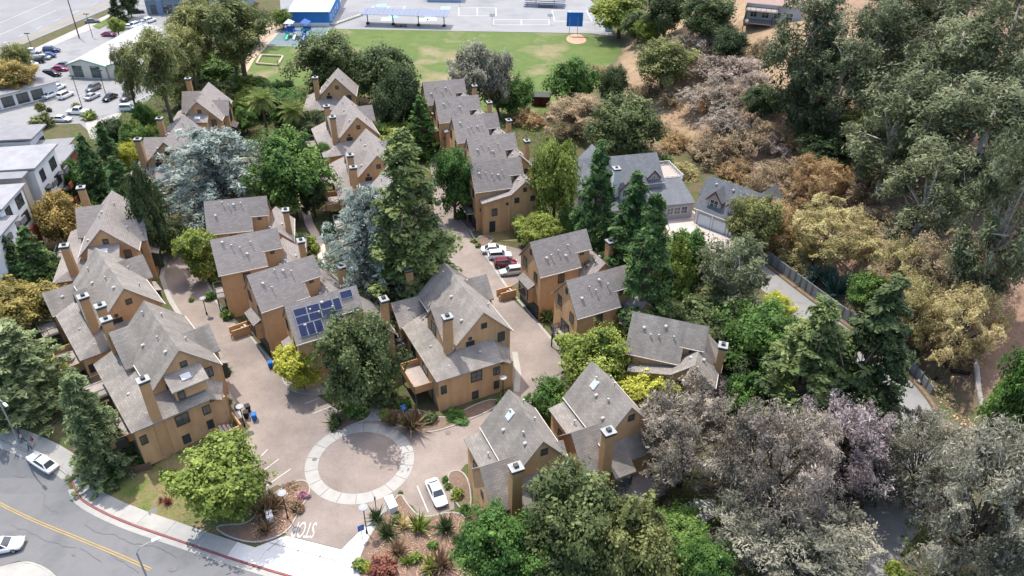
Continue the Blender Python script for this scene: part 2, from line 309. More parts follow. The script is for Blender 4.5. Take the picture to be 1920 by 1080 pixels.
# ------------------------------------------------------------------ ground
def ground():
    xs = np.array([-4000, -1500, -600, -350]+list(range(-240, 262, 2))+[350, 600, 1500, 4000], float)
    ys = np.array([-1500, -400, -60]+list(range(10, 342, 2))+[380, 450, 700, 1800, 5000], float)
    X, Y = np.meshgrid(xs, ys); Z = g(X.ravel(), Y.ravel()).reshape(X.shape); nx, ny = len(xs), len(ys)
    v = np.stack([X.ravel(), Y.ravel(), Z.ravel()], 1); i = np.arange(nx*ny).reshape(ny, nx)
    f = np.stack([i[:-1, :-1].ravel(), i[:-1, 1:].ravel(), i[1:, 1:].ravel(), i[1:, :-1].ravel()], 1)
    me = bpy.data.meshes.new('ground'); me.from_pydata(v.tolist(), [], f.tolist()); me.polygons.foreach_set('use_smooth', [True]*len(me.polygons))
    d = hill_d(v[:, 0], v[:, 1]); hill = sst((d+1)/4); gold = hill*sst((v[:, 1]-135)/25)*sst((75-d)/40)
    at = me.color_attributes.new('zone', 'FLOAT_COLOR', 'POINT'); col = np.stack([hill, gold, np.zeros_like(d), np.ones_like(d)], 1); at.data.foreach_set('color', col.ravel())
    m_ = bpy.data.materials.new('ground_soil'); m_.use_nodes = True; n = m_.node_tree.nodes; l = m_.node_tree.links; b = n['Principled BSDF']; b.inputs['Roughness'].default_value = 0.97; b.inputs['Specular IOR Level'].default_value = 0.1
    tc = n.new('ShaderNodeTexCoord')
    def nz(sc, cols, dt=8):
        q = n.new('ShaderNodeTexNoise'); q.inputs['Scale'].default_value = sc; q.inputs['Detail'].default_value = dt; q.inputs['Roughness'].default_value = 0.68; l.new(tc.outputs['Object'], q.inputs['Vector'])
        r = n.new('ShaderNodeValToRGB'); e = r.color_ramp.elements; e[0].position = .3; e[0].color = (*cols[0], 1); e[1].position = .72; e[1].color = (*cols[-1], 1)
        for k in range(1, len(cols)-1): z = e.new(.3+.42*k/(len(cols)-1)); z.color = (*cols[k], 1)
        l.new(q.outputs['Fac'], r.inputs[0]); return r.outputs[0]
    flatc = nz(0.35, [(0.06, 0.07, 0.03), (0.13, 0.1, 0.065), (0.07, 0.095, 0.03), (0.17, 0.13, 0.09)])
    litter = nz(0.5, [(0.145, 0.095, 0.068), (0.28, 0.19, 0.14), (0.21, 0.14, 0.102), (0.38, 0.275, 0.2)], 10)
    golden = nz(0.25, [(0.19, 0.13, 0.085), (0.35, 0.25, 0.158), (0.27, 0.19, 0.12), (0.44, 0.325, 0.21)], 9)
    va = n.new('ShaderNodeVertexColor'); va.layer_name = 'zone'; sp = n.new('ShaderNodeSeparateColor'); l.new(va.outputs[0], sp.inputs[0])
    m1 = n.new('ShaderNodeMix'); m1.data_type = 'RGBA'; l.new(sp.outputs[0], m1.inputs[0]); l.new(flatc, m1.inputs[6]); l.new(litter, m1.inputs[7])
    m2 = n.new('ShaderNodeMix'); m2.data_type = 'RGBA'; l.new(sp.outputs[1], m2.inputs[0]); l.new(m1.outputs[2], m2.inputs[6]); l.new(golden, m2.inputs[7])
    l.new(m2.outputs[2], b.inputs['Base Color'])
    q = n.new('ShaderNodeTexNoise'); q.inputs['Scale'].default_value = 3; q.inputs['Detail'].default_value = 8; l.new(tc.outputs['Object'], q.inputs['Vector']); bp = n.new('ShaderNodeBump'); bp.inputs['Strength'].default_value = .6; bp.inputs['Distance'].default_value = .15; l.new(q.outputs['Fac'], bp.inputs['Height']); l.new(bp.outputs[0], b.inputs['Normal'])
    me.materials.append(m_); o = add('ground', me); o['kind'] = 'structure'
ground()
def line(name, pts, material, wd=0.12, off=0.05, parent=None):
    """painted stripe along world-xy points"""
    pts = [np.array(p[:2]) for p in pts]; v = []; f = []
    for i, p in enumerate(pts):
        d = pts[min(i+1, len(pts)-1)]-pts[max(i-1, 0)]; d = d/np.linalg.norm(d); nn = np.array([-d[1], d[0]])*wd/2
        for s_ in (-1, 1): q = p+nn*s_; v.append((q[0], q[1], gz(*q)+off))
    f = [(2*i, 2*i+2, 2*i+3, 2*i+1) for i in range(len(pts)-1)]
    me = mesh(name, v, f, material); o = add(name, me, parent)
    if parent is None: o['kind'] = 'structure'
    return o
def resample(pts, st=1.5):
    out = []; pts = [np.array(p[:2]) for p in pts]
    for a, b in zip(pts[:-1], pts[1:]):
        k = max(1, int(np.linalg.norm(b-a)/st)); out += [a+(b-a)*i/k for i in range(k)]
    return out+[pts[-1]]
# school grounds and town lots
M_FIELD = mat('school_field_grass', [(0.06, 0.115, 0.022), (0.115, 0.15, 0.042), (0.085, 0.132, 0.03), (0.19, 0.175, 0.085), (0.26, 0.21, 0.13)], 0.95, 0.06, 9, 0.3, 4)
sheet('school_field', G([(430, 140), (460, 112), (505, 88), (560, 52), (1105, 64), (1160, 82), (1168, 100), (1140, 125), (1120, 160), (1065, 215), (960, 215), (620, 175)]), M_FIELD, 0.03)
M_DIRT = mat('bare_dirt', [(0.38, 0.27, 0.19), (0.5, 0.38, 0.28)], 0.95, 0.3, 8)
sheet('dirt_strip', G([(430, 142), (470, 60), (530, 30), (545, 50), (500, 88), (478, 110), (462, 138)]), M_DIRT, 0.045)
M_COURT = mat('school_court_concrete', [(0.2, 0.202, 0.208), (0.26, 0.26, 0.262), (0.23, 0.23, 0.233)], 0.9, 0.06, 8)
sheet('school_court', G([(540, 51), (620, 54), (1110, 63), (1150, 68), (1130, 20), (1070, -30), (1000, -60), (520, -60), (528, 40)]), M_COURT, 0.06)
sheet('playground_mat', G([(500, 86), (532, 52), (618, 52), (600, 89)]), mat('teal_safety_mat', [(0.12, 0.17, 0.18), (0.16, 0.21, 0.22)], 0.9, .5), 0.085)
kerb('playground_kerb', resample(G([(500, 86), (532, 52), (618, 52), (600, 89)])+G([(500, 86)]), 3), M_CONC, 0.3, 0.12)
sheet('infield_dirt', smooth_poly(G([(1062, 68), (1082, 63), (1098, 70), (1100, 80), (1080, 84), (1062, 78)]), 2), mat('red_infield_dirt', [(0.5, 0.26, 0.18), (0.56, 0.32, 0.22)], .95, 1), 0.075)
court = [((700, 12, 760, 12), (690, 26, 750, 26)), ((1035, 20, 1100, 22), (1040, 40, 1110, 42)), ((925, 37, 1030, 37), (925, 47, 1030, 47)), ((860, 15, 930, 15), (860, 30, 930, 30))]
for (x0, y0, x1, y1), (x2, y2, x3, y3) in court:
    line('court_line', resample(G([(x0, y0), (x1, y1)]), 4), M_LINE, 0.35, 0.08); line('court_line', resample(G([(x2, y2), (x3, y3)]), 4), M_LINE, 0.35, 0.08)
    for xx in (0, .5, 1): line('court_line', resample(G([(x0+(x1-x0)*xx, y0), (x2+(x3-x2)*xx, y2)]), 4), M_LINE, 0.35, 0.084)
for i, (x, y, c) in enumerate(((716, 10, (.25, .55, .62)), (738, 31, (.25, .52, .58)), (806, 31, (.35, .5, .7)), (725, 36, (.55, .75, .62)), (795, 37, (.6, .78, .66)), (836, 15, (.3, .5, .62)), (810, 36, (.78, .74, .6)))):
    sheet('court_painted_square', G([(x-9, y-2), (x+9, y-2), (x+8, y+3), (x-10, y+3)]), mat('court_paint_%d' % i, [c], .85), 0.09)
sheet('parking_lot', G([(-260, 330), (60, 235), (150, 232), (165, 245), (178, 238), (230, 212), (262, 205), (300, 165), (330, 90), (330, 0), (300, -60), (180, -70), (215, 22), (60, 95), (-260, 210)]), M_ASPH2, 0.04)
sheet('boulevard', G([(-260, 205), (-20, 110), (215, 12), (330, -70), (100, -70), (-20, 15), (-260, 110)]), mat('boulevard_asphalt', [(0.2, 0.2, 0.205), (0.25, 0.25, 0.25)], .9, .1, 8), 0.08)
for dy in (0, 3): line('boulevard_centre_line', resample(G([(0, 92+dy), (105, 48+dy), (205, 3+dy)]), 5), M_YEL, 0.3, 0.12)
for dy in (-26, -48): line('boulevard_lane_line', resample(G([(0, 92+dy), (105, 46+dy)]), 5), M_LINE, 0.25, 0.12)
for x in range(0, 200, 34): line('boulevard_dash', G([(x, 84-x*.43), (x+12, 84-(x+12)*.43)]), M_LINE, .25, .12)
sheet('boulevard_sidewalk', G([(0, 121), (215, 22), (222, 30), (180, 52), (60, 105), (0, 132)]), M_CONC, 0.1)
sheet('verge_lawn', G([(173, 50), (205, 33), (212, 40), (186, 55)]), MATS['school_field_grass'], 0.14)
for x, y in ((79, 189), (62, 184), (140, 186), (157, 188), (189, 190), (222, 191), (257, 189)): line('stall_line', G([(x, y), (x+25, y-13)]), M_LINE, 0.18, 0.07)
sheet('sloping_service_drive', G([(160, 232), (232, 208), (215, 232), (178, 262), (170, 262)]), M_CONC, 0.07)
# private drives: one sheet of pink pavers
drive = [(300, 476), (356, 470), (388, 520), (404, 560), (440, 604), (500, 668), (545, 712), (600, 745), (640, 775), (700, 790), (770, 800), (800, 800), (930, 770), (965, 735), (945, 640), (920, 560), (840, 500), (815, 430), (812, 345), (798, 270), (826, 268), (835, 310), (852, 345), (880, 440), (898, 466), (925, 455), (985, 470), (990, 520), (944, 545), (1012, 610), (1062, 668), (1058, 705), (1020, 745), (990, 800), (930, 850), (872, 872), (850, 900), (852, 955), (792, 975), (775, 950), (742, 930), (688, 985), (640, 1030), (536, 1004), (575, 930), (520, 910), (470, 935), (420, 900), (385, 880), (440, 830), (470, 800), (440, 770), (420, 720), (400, 690), (340, 600), (318, 570), (300, 520)]
sheet('private_drive', G(drive), M_PAVE, 0.035)
# ring of concrete panels
rc = P(675, 866)[:2]; ring = empty('roundabout_ring', (rc[0], rc[1], 0.04)); ring['kind'] = 'structure'
NP = 18
def ringpanel(r0, r1, da, th):
    v = []; f = []; K = 5
    for i in range(K+1):
        a = -da/2+da*i/K
        for r in (r0, r1):
            for z in (-0.05, th): v.append((r*math.cos(a), r*math.sin(a), z))
    for i in range(K): o = i*4; f += [(o+1, o+3, o+7, o+5), (o, o+1, o+5, o+4), (o+2, o+6, o+7, o+3)]
    f += [(0, 2, 3, 1), (K*4, K*4+1, K*4+3, K*4+2)]
    return mesh('concrete_panel', v, f, M_CONC)
rp = ringpanel(4.95, 6.5, 2*math.pi/NP-0.012, 0.02)
for i in range(NP): add('concrete_panel', rp, ring, (0, 0, 0.0005*(i % 3)), (0, 0, 2*math.pi*i/NP+.1))
# pale concrete strips edging the drives
def strip(name, pl, wd, material=None, off=0.05): return line(name, resample([T(*p)[:2] for p in pl], 1.5), material or M_CONC, wd, off)
strip('drive_edge_strip', [(311, 480), (303, 520), (318, 560), (345, 605), (395, 680), (430, 745), (452, 785)], 0.7)
strip('drive_edge_strip', [(385, 520), (405, 565), (470, 632), (520, 690)], 0.35)
strip('drive_edge_strip', [(862, 395), (885, 440), (905, 470), (948, 535), (1012, 610), (1060, 666)], 0.4)
strip('drive_edge_strip', [(965, 660), (972, 700), (968, 735)], 0.8)
M_PATH = mat('garden_path', [(0.5, 0.4, 0.33), (0.58, 0.47, 0.4)], .9, 1)
strip('garden_path', [(560, 330), (567, 375), (580, 420), (600, 455), (606, 490), (598, 520)], 1.5, M_PATH)
strip('garden_path', [(705, 745), (705, 770), (700, 790)], 2.0, M_CONC)
for a, b in (((480, 866), (502, 843)), ((482, 892), (523, 861)), ((480, 925), (545, 880)), ((572, 757), (600, 747)), ((587, 776), (652, 750)), ((782, 911), (803, 961))): strip('stall_line', [a, b], 0.13, M_LINE, 0.055)
# STOP lettering for drivers leaving the ring
fc = bpy.data.curves.new('stop', 'FONT'); fc.body = 'STOP'; fc.align_x = 'CENTER'; fc.align_y = 'CENTER'; fc.size = 1.0
to = bpy.data.objects.new('t', fc); C.objects.link(to); me = bpy.data.meshes.new_from_object(to); C.objects.unlink(to); bpy.data.objects.remove(to)
c_ = P(571, 992); e_ = P(602, 992)-P(540, 992); dd = P(565, 1010)-P(590, 935)
me.materials.append(M_LINE); o = add('stop_marking', me, None, (c_[0], c_[1], 0.045)); o['kind'] = 'structure'; o.rotation_euler = (0, 0, math.atan2(dd[1], dd[0])-math.pi/2); o.scale = (1.05, 3.0, 1)
# street, kerb, sidewalk
kl = [(-120, 780), (-40, 812), (0, 826), (60, 850), (112, 876), (136, 900), (143, 925), (160, 945), (240, 984), (350, 1021), (470, 1060), (560, 1086)]
street = kl+[(640, 1110), (700, 1160), (140, 1160), (105, 1078), (70, 1056), (35, 1052), (-120, 1090)]
sheet('street', G(street), M_ASPH, 0.03)
kp = resample(smooth_poly([np.array(T(*p)[:2]) for p in kl], 2, False), 1.2); nk = len(kp)
kerb('kerb', kp[:int(nk*.44)], M_CONC, 0.2, 0.15); kerb('red_kerb', kp[int(nk*.44)-1:], M_RED, 0.2, 0.155)
def offs(path, d):
    out = []
    for i, p in enumerate(path):
        t = path[min(i+1, len(path)-1)]-path[max(i-1, 0)]; t = t/np.linalg.norm(t); out.append(p+np.array([-t[1], t[0]])*d)
    return out
line('gutter_strip', offs(kp, -0.42), M_CONC, 0.62, 0.055)
for dd_ in (-0.09, 0.09): line('street_centre_line', offs(resample(G([(-60, 918), (0, 945), (130, 1003), (283, 1069)]), 1.5), dd_*1.4), M_YEL, 0.11, 0.06)
sw = empty('sidewalk', (kp[0][0], kp[0][1], gz(*kp[0]))); sw['kind'] = 'structure'; sw.location = (0, 0, 0)
i0 = offs(kp, 0.12); i1 = offs(kp, 1.95); step = 2
for i in range(0, nk-step, step):
    a, b, c, d = i0[i], i0[i+step], i1[i+step], i1[i]; cen = (a+b+c+d)/4; v = []
    for zz in (-.1, .13):
        for q in (a, b, c, d): q2 = cen+(q-cen)*0.992; v.append((q2[0], q2[1], gz(*q2)+zz))
    mt = M_CONCW if i > nk*.83 else M_CONC
    add('concrete_slab', mesh('concrete_slab', v, [(4, 5, 6, 7), (0, 1, 5, 4), (1, 2, 6, 5), (2, 3, 7, 6), (3, 0, 4, 7)], mt), sw)
sheet('corner_sidewalk', G([(105, 1082), (70, 1060), (35, 1056), (-80, 1090), (-80, 1180), (180, 1180)]), M_CONC, 0.14)
kerb('corner_kerb', resample(smooth_poly(G([(160, 1150), (105, 1080), (70, 1058), (35, 1054), (-80, 1088)]), 2, False), 1.0), M_CONC, 0.2, 0.16)
# white concrete driveway apron, laid in panels
ap = empty('driveway_apron', (0, 0, 0)); ap['kind'] = 'structure'
A_ = [(440, 1040), (536, 1006), (640, 1031), (684, 990), (730, 942), (742, 932), (748, 940), (700, 1000), (672, 1050), (690, 1085)]
sheet('apron_slab', G([(455, 1036), (536, 1005), (640, 1031), (660, 1036), (655, 1070), (672, 1090), (560, 1084)]), M_CONCW, 0.06, None, parent=ap)
sheet('apron_slab', G([(640, 1031), (685, 987), (716, 988), (678, 1040), (660, 1036)]), M_CONCW, 0.064, None, parent=ap)
sheet('apron_slab', G([(686, 986), (738, 934), (748, 940), (716, 987)]), M_CONC, 0.06, None, parent=ap)
sheet('apron_slab', G([(672, 1090), (655, 1070), (660, 1037), (680, 1040), (672, 1060), (680, 1080), (700, 1100)]), M_CONCW, 0.068, None, parent=ap)
M_JOINT = mat('concrete_joint', [(0.3, 0.29, 0.28)], .95)
for pl in ([(505, 1018), (640, 1055)], [(470, 1035), (575, 1072)], [(536, 1005), (480, 1050)], [(575, 1015), (530, 1066)], [(610, 1024), (585, 1076)]): line('apron_joint', resample(G(pl), 2), M_JOINT, 0.1, 0.08, ap)
# hill road with its retaining wall
rl = [(1278, 400), (1330, 440), (1420, 512), (1500, 575), (1600, 650), (1690, 730), (1728, 800), (1715, 880), (1665, 970), (1620, 1060), (1580, 1140)]
rpth = resample(smooth_poly([T(*p)[:2] for p in rl], 3, False), 2.0)
rw = [np.array(p) for p in rpth]; n_ = len(rw)
sheet('hill_road', offs(rw, 2.6)+offs(rw, -2.6)[::-1], M_ROAD, 0.05)
sheet('hill_road_turnout', G([(1590, 1010), (1690, 905), (1760, 860), (1720, 1000), (1640, 1100), (1560, 1100)]), M_ROAD, 0.065)
sheet('mansion_forecourt', G([(1240, 405), (1290, 392), (1350, 420), (1375, 460), (1330, 480), (1260, 455)]), mat('forecourt_concrete', [(0.45, 0.39, 0.35), (0.53, 0.46, 0.42)], .9, .8, 6), 0.08)
line('dirt_shoulder', offs(rw, 3.2)[int(n_*.2):int(n_*.75)], mat('shoulder_litter', [(0.16, 0.1, 0.07), (0.27, 0.18, 0.125)], .95, 1.5), 0.55, 0.07)
sheet('pale_concrete_pad', G([(1275, 952), (1300, 935), (1342, 938), (1348, 965), (1318, 982), (1280, 968)]), M_CONCW, 0.06)
wl = [p for p in offs(rw, 3.9) if 76.5 < p[1] < 112]
M_RETW = mat('grey_retaining_wall', [(0.1, 0.11, 0.12), (0.2, 0.21, 0.22), (0.14, 0.15, 0.16)], .9, 1.2, 6, stretch=(1, 1, .3))
def retaining(path):
    o = empty('retaining_wall', (path[0][0], path[0][1], 0), 0, 'dark grey board retaining wall with timber cap along the hill road', 'wall')
    for i in range(len(path)-1):
        a, b = path[i], path[i+1]; d = b-a; L = np.linalg.norm(d); an = math.atan2(d[1], d[0]); m_ = MB(); m_.box(0.02, L-.02, -.09, .09, -.3, 1.95-.9*max(0, (i-len(path)*.75)/(len(path)*.25)))
        m_.obj('wall_panel', M_RETW, o, (a[0]-path[0][0], a[1]-path[0][1], gz(*a)*0), (0, 0, an))
        m_ = MB(); m_.box(-.08, .08, -.16, -.1, -.3, 2.0); m_.obj('post', mat('timber_post', [(0.16, 0.12, 0.09)], .9), o, (a[0]-path[0][0], a[1]-path[0][1], 0), (0, 0, an))
    return o
retaining(wl)
# planting beds edged with kerbs
def bed(pts, material, hgt=0.1, sm=2, kb=True, name='planting_bed'):
    w_ = smooth_poly(G(pts), sm); o = sheet(name, w_, material, hgt, flat=float(np.mean([gz(*p) for p in w_])) if all(abs(gz(*p)) < .02 for p in w_) else None)
    if kb: kerb('bed_kerb', [np.array(p) for p in w_], M_CONC, 0.16, hgt+.04, True)
    return o
bed([(610, 800), (640, 765), (700, 765), (690, 788), (650, 800), (640, 812)], M_MULCH)
bed([(722, 790), (735, 768), (800, 770), (830, 790), (920, 745), (945, 760), (830, 808), (790, 812)], M_MULCH)
bed([(540, 735), (525, 700), (560, 690), (620, 690), (650, 735), (600, 742)], mat('bed_gravel', [(0.3, 0.26, 0.23), (0.42, 0.38, 0.34)], .95, 4, 6))
bed([(470, 985), (490, 945), (530, 915), (560, 900), (580, 905), (582, 925), (560, 960), (540, 1000), (480, 1022), (420, 1005), (400, 985)], M_MULCH)
bed([(735, 942), (752, 925), (762, 945), (790, 975), (850, 958), (880, 975), (1010, 1100), (680, 1100), (668, 1060), (690, 1010)], M_MULCH, 0.12)
bed([(835, 890), (860, 880), (880, 900), (885, 960), (856, 952)], M_MULCH)
bed([(852, 400), (880, 385), (895, 420), (885, 440)], M_MULCH)
bed([(885, 455), (905, 440), (930, 448), (905, 466)], M_MULCH)
M_LAWN = mat('front_lawn', [(0.07, 0.11, 0.025), (0.13, 0.15, 0.045), (0.22, 0.16, 0.085), (0.1, 0.13, 0.03)], .95, .25, 9, .4, 5)
sheet('front_lawn', G([(165, 905), (230, 870), (330, 850), (380, 870), (400, 900), (470, 940), (480, 1000), (410, 1005), (300, 970), (200, 935)]), M_LAWN, 0.05)
sheet('lawn_patch', G([(880, 425), (960, 420), (985, 455), (925, 452)]), M_LAWN, 0.08)

# tar seams and manhole covers on the street
M_TAR = mat('tar_seam', [(0.105, 0.106, 0.108)], .85)
rs_ = random.Random(3)
for pl in ([(160, 985), (185, 1000), (215, 1003), (240, 1018), (285, 1024), (330, 1045)], [(60, 905), (85, 930), (80, 950), (110, 965)], [(20, 985), (60, 1000), (100, 1020), (150, 1028), (190, 1055)], [(205, 1040), (240, 1060), (262, 1075)], [(0, 880), (30, 895), (70, 893)]):
    w_ = resample(G(pl), .7); w_ = [p+np.array([rs_.uniform(-.12, .12), rs_.uniform(-.12, .12)]) for p in w_]; line('tar_seam', w_, M_TAR, .045, .058)
for px, py, r in ((145, 1035, .55), (326, 1065, .5), (290, 960, .62), (840, 812, .35), (590, 862, .3)):
    c = T(px, py); b = MB(); b.tube([(0, 0, -.05), (0, 0, .018)], [r, r], 18); o = b.obj('manhole_cover', mat('manhole_iron', [(0.13, 0.125, 0.12), (0.2, 0.19, 0.185)], .8, 6), None, (c[0], c[1], c[2]+.06)); o['kind'] = 'structure'
# ------------------------------------------------------------------ houses
class House:
    def __init__(s, name, label, O, ang, wall=None, roof=None, cat='house', group=None, gut=None, z0=-0.6):
        s.e = empty(name, (O[0], O[1], O[2] if len(O) > 2 else 0), ang, label, cat, group); s.wm = wall or M_WALL; s.rm = roof or M_ROOF; s.k = 0; s.gut = gut or M_GUT; s.z0 = z0
    def eps(s): s.k += 1; return 0.006*s.k
    def wall(s, b, name='wall', m_=None): return b.obj(name, m_ or s.wm, s.e)
    def roofobj(s, b, m_=None, name='roof'):
        me = uvslope(b.me('roof', m_ or s.rm)); return add(name, me, s.e)
    def gable(s, axis, a0, a1, b0, bm_, b1, zr, ze0, ze1, ov=0.3, og=0.25, t=0.16, z0=None, gut=True, rm=None, nowall=False):
        """ridge along axis ('x'=u,'y'=v) from a0 to a1 at bm_, eaves b0 (z ze0) and b1 (z ze1)"""
        e = s.eps(); z0 = s.z0 if z0 is None else z0
        if not nowall:
            b = MB(); b.prism([(b0+e, z0), (b0+e, ze0-.02), (bm_, zr-.03), (b1-e, ze1-.02), (b1-e, z0)], axis, a0+e, a1-e); s.wall(b)
        p0 = (zr-ze0)/max(bm_-b0, .01); p1 = (zr-ze1)/max(b1-bm_, .01); zz = e*.5
        l0 = (b0-ov, ze0-ov*p0+t+zz); l1 = (b1+ov, ze1-ov*p1+t+zz)
        b = MB(); b.prism([l0, (bm_, zr+t+zz), l1, (l1[0], l1[1]-t), (bm_, zr+zz), (l0[0], l0[1]-t)], axis, a0-og, a1+og); r = s.roofobj(b, rm)
        if gut:
            for q in (l0, l1):
                g_ = MB(); d = -.11 if q is l0 else .11; x0, x1 = sorted((q[0], q[0]+d))
                if axis == 'x': g_.box(a0-og, a1+og, x0, x1, q[1]-t-.02, q[1]-t+.1)
                else: g_.box(x0, x1, a0-og, a1+og, q[1]-t-.02, q[1]-t+.1)
                g_.obj('gutter', s.gut, r)
        return r
    def slab(s, pts, t=0.15, rm=None, name='roof'):
        p = [Vector(q) for q in pts]; n = (p[1]-p[0]).cross(p[2]-p[0]).normalized()
        if n.z < 0: p.reverse()
        K = len(p); b = MB(); b.raw([q+Vector((0, 0, t)) for q in p]+list(p), [tuple(range(K)), tuple(range(2*K-1, K-1, -1))]+[(i, K+i, K+(i+1) % K, (i+1) % K) for i in range(K)]); return s.roofobj(b, rm, name)
    def box(s, u0, u1, v0, v1, z0, z1, m_=None, name='wall'):
        e = s.eps(); b = MB(); b.box(u0+e, u1-e, v0+e, v1-e, z0, z1); return s.wall(b, name, m_)
    def lean(s, u0, u1, v0, v1, z, ov=0.3, z0=None, rm=None, wm=None):
        """z: heights at (u0v0, u1v0, u1v1, u0v1)"""
        e = s.eps(); b = MB(); z0 = s.z0 if z0 is None else z0
        b.raw([(u0+e, v0+e, z0), (u1-e, v0+e, z0), (u1-e, v1-e, z0), (u0+e, v1-e, z0), (u0+e, v0+e, z[0]), (u1-e, v0+e, z[1]), (u1-e, v1-e, z[2]), (u0+e, v1-e, z[3])], [(3, 2, 1, 0), (4, 5, 6, 7), (0, 1, 5, 4), (1, 2, 6, 5), (2, 3, 7, 6), (3, 0, 4, 7)]); s.wall(b, 'wall', wm)
        gu = (z[1]-z[0])/(u1-u0); gv = (z[3]-z[0])/(v1-v0)
        f = lambda u, v: (u, v, z[0]+gu*(u-u0)+gv*(v-v0)+.02+e*.4)
        return s.slab([f(u0-ov, v0-ov), f(u1+ov, v0-ov), f(u1+ov, v1+ov), f(u0-ov, v1+ov)], .14, rm)
    def chimney(s, u, v, zt, z0=0, wu=0.85, wv=1.05, m_=None, cap=True):
        b = MB(); b.box(u-wu/2*1.12, u+wu/2*1.12, v-wv/2*1.12, v+wv/2*1.12, z0, zt, 0.9); c = b.obj('chimney', m_ or M_WALLD, s.e)
        if cap:
            b = MB(); b.box(u-wu/2-.1, u+wu/2+.1, v-wv/2-.1, v+wv/2+.1, zt, zt+.3); b.obj('cap_band', M_CAPD, c)
            b = MB(); b.box(u-wu/2-.16, u+wu/2+.16, v-wv/2-.16, v+wv/2+.16, zt+.3, zt+.42); b.obj('chimney_cap', M_CAP, c)
            b = MB(); b.box(u-.24, u+.24, v-.24, v+.24, zt+.42, zt+.72); b.obj('flue', M_CAPD, c)
        return c
    def vent(s, u, v, z, kind=0):
        k = ('vent', kind)
        if k not in CACHE:
            b = MB()
            if kind == 0: b.box(-.15, .15, -.18, .18, -.25, .16); b.box(-.2, .2, -.23, .23, .16, .26, .7)
            else: b.tube([(0, 0, -.3), (0, 0, .42)], [.075, .075], 7); b.tube([(0, 0, .42), (0, 0, .55)], [.13, .13], 7)
            CACHE[k] = b.me('roof_vent', M_VENT)
        return add('roof_vent' if kind == 0 else 'vent_pipe', CACHE[k], s.e, (u, v, z))
    def win(s, u, v, z, ang, wd=.9, hg=1.4, st=2, fm=None): return window(s.e, u, v, z-.06*hg, rad(ang), round(wd*1.14, 3), round(hg*1.12, 3), fm, st)
    def deck(s, u0, u1, v0, v1, z, sides='uUvV', solid=False, h=1.0):
        b = MB(); b.box(u0, u1, v0, v1, z-.25, z); d = b.obj('deck', M_DECK, s.e)
        b = MB(); t = .06
        segs = {'u': ((u0, v0), (u0, v1)), 'U': ((u1, v0), (u1, v1)), 'v': ((u0, v0), (u1, v0)), 'V': ((u0, v1), (u1, v1))}
        for q in sides:
            (x0, y0), (x1, y1) = segs[q]; L = math.hypot(x1-x0, y1-y0)
            if solid: b.box(min(x0, x1)-t, max(x0, x1)+t, min(y0, y1)-t, max(y0, y1)+t, z-.3, z+h)
            else:
                b.box(min(x0, x1)-t, max(x0, x1)+t, min(y0, y1)-t, max(y0, y1)+t, z+h-.08, z+h); b.box(min(x0, x1)-t*.6, max(x0, x1)+t*.6, min(y0, y1)-t*.6, max(y0, y1)+t*.6, z+.08, z+.14)
                n = max(2, int(L/.16))
                for i in range(n+1):
                    x = x0+(x1-x0)*i/n; y = y0+(y1-y0)*i/n; w_ = .05 if i % 8 == 0 else .018; b.box(x-w_, x+w_, y-w_, y+w_, z, z+h)
        b.obj('railing', M_WALLD if solid else M_RAIL, d)
        for x in (u0+.15, u1-.15):
            for y in (v0+.15, v1-.15): MB().box(x-.08, x+.08, y-.08, y+.08, -.6, z-.25).obj('deck_post', M_RAIL, d)
        return d
    def door(s, u, v, z, ang, wd=1.0, hg=2.1, m_=None):
        b = MB(); b.box(-.1, .05, -wd/2, wd/2, 0, hg); return b.obj('door', m_ or M_GARAGE, s.e, (u, v, z), (0, 0, rad(ang)))
    def skylight(s, u, v, z, rot):
        b = MB(); b.box(-.4, .4, -.55, .55, -.05, .12); o = b.obj('skylight', M_WHITE, s.e, (u, v, z), rot); b = MB(); b.box(-.33, .33, -.48, .48, .125, .14); b.obj('pane', mat('skylight_glass', [(0.5, 0.56, 0.6)], .1), o); return o
rnd = random.Random(5)
def roof_vents(h, axis, a0, a1, bm_, half, zr, drop, n, sides=(1,)):
    for i in range(n):
        a = a0+(a1-a0)*(i+.5+rnd.uniform(-.3, .3))/n; sd_ = sides[i % len(sides)]; q = rnd.uniform(.15, .7); b = bm_+sd_*half*q; z = zr-drop*q+.2
        h.vent(*((a, b) if axis == 'x' else (b, a)), z, 0 if i % 3 == 0 else 1)
TG = 'tan stucco townhouses of the complex'
def anchor(ap, far, zr):
    A = P(*ap, zr); B = P(*far, zr); d = B-A; return (A[0], A[1], 0), math.atan2(d[1], d[0])
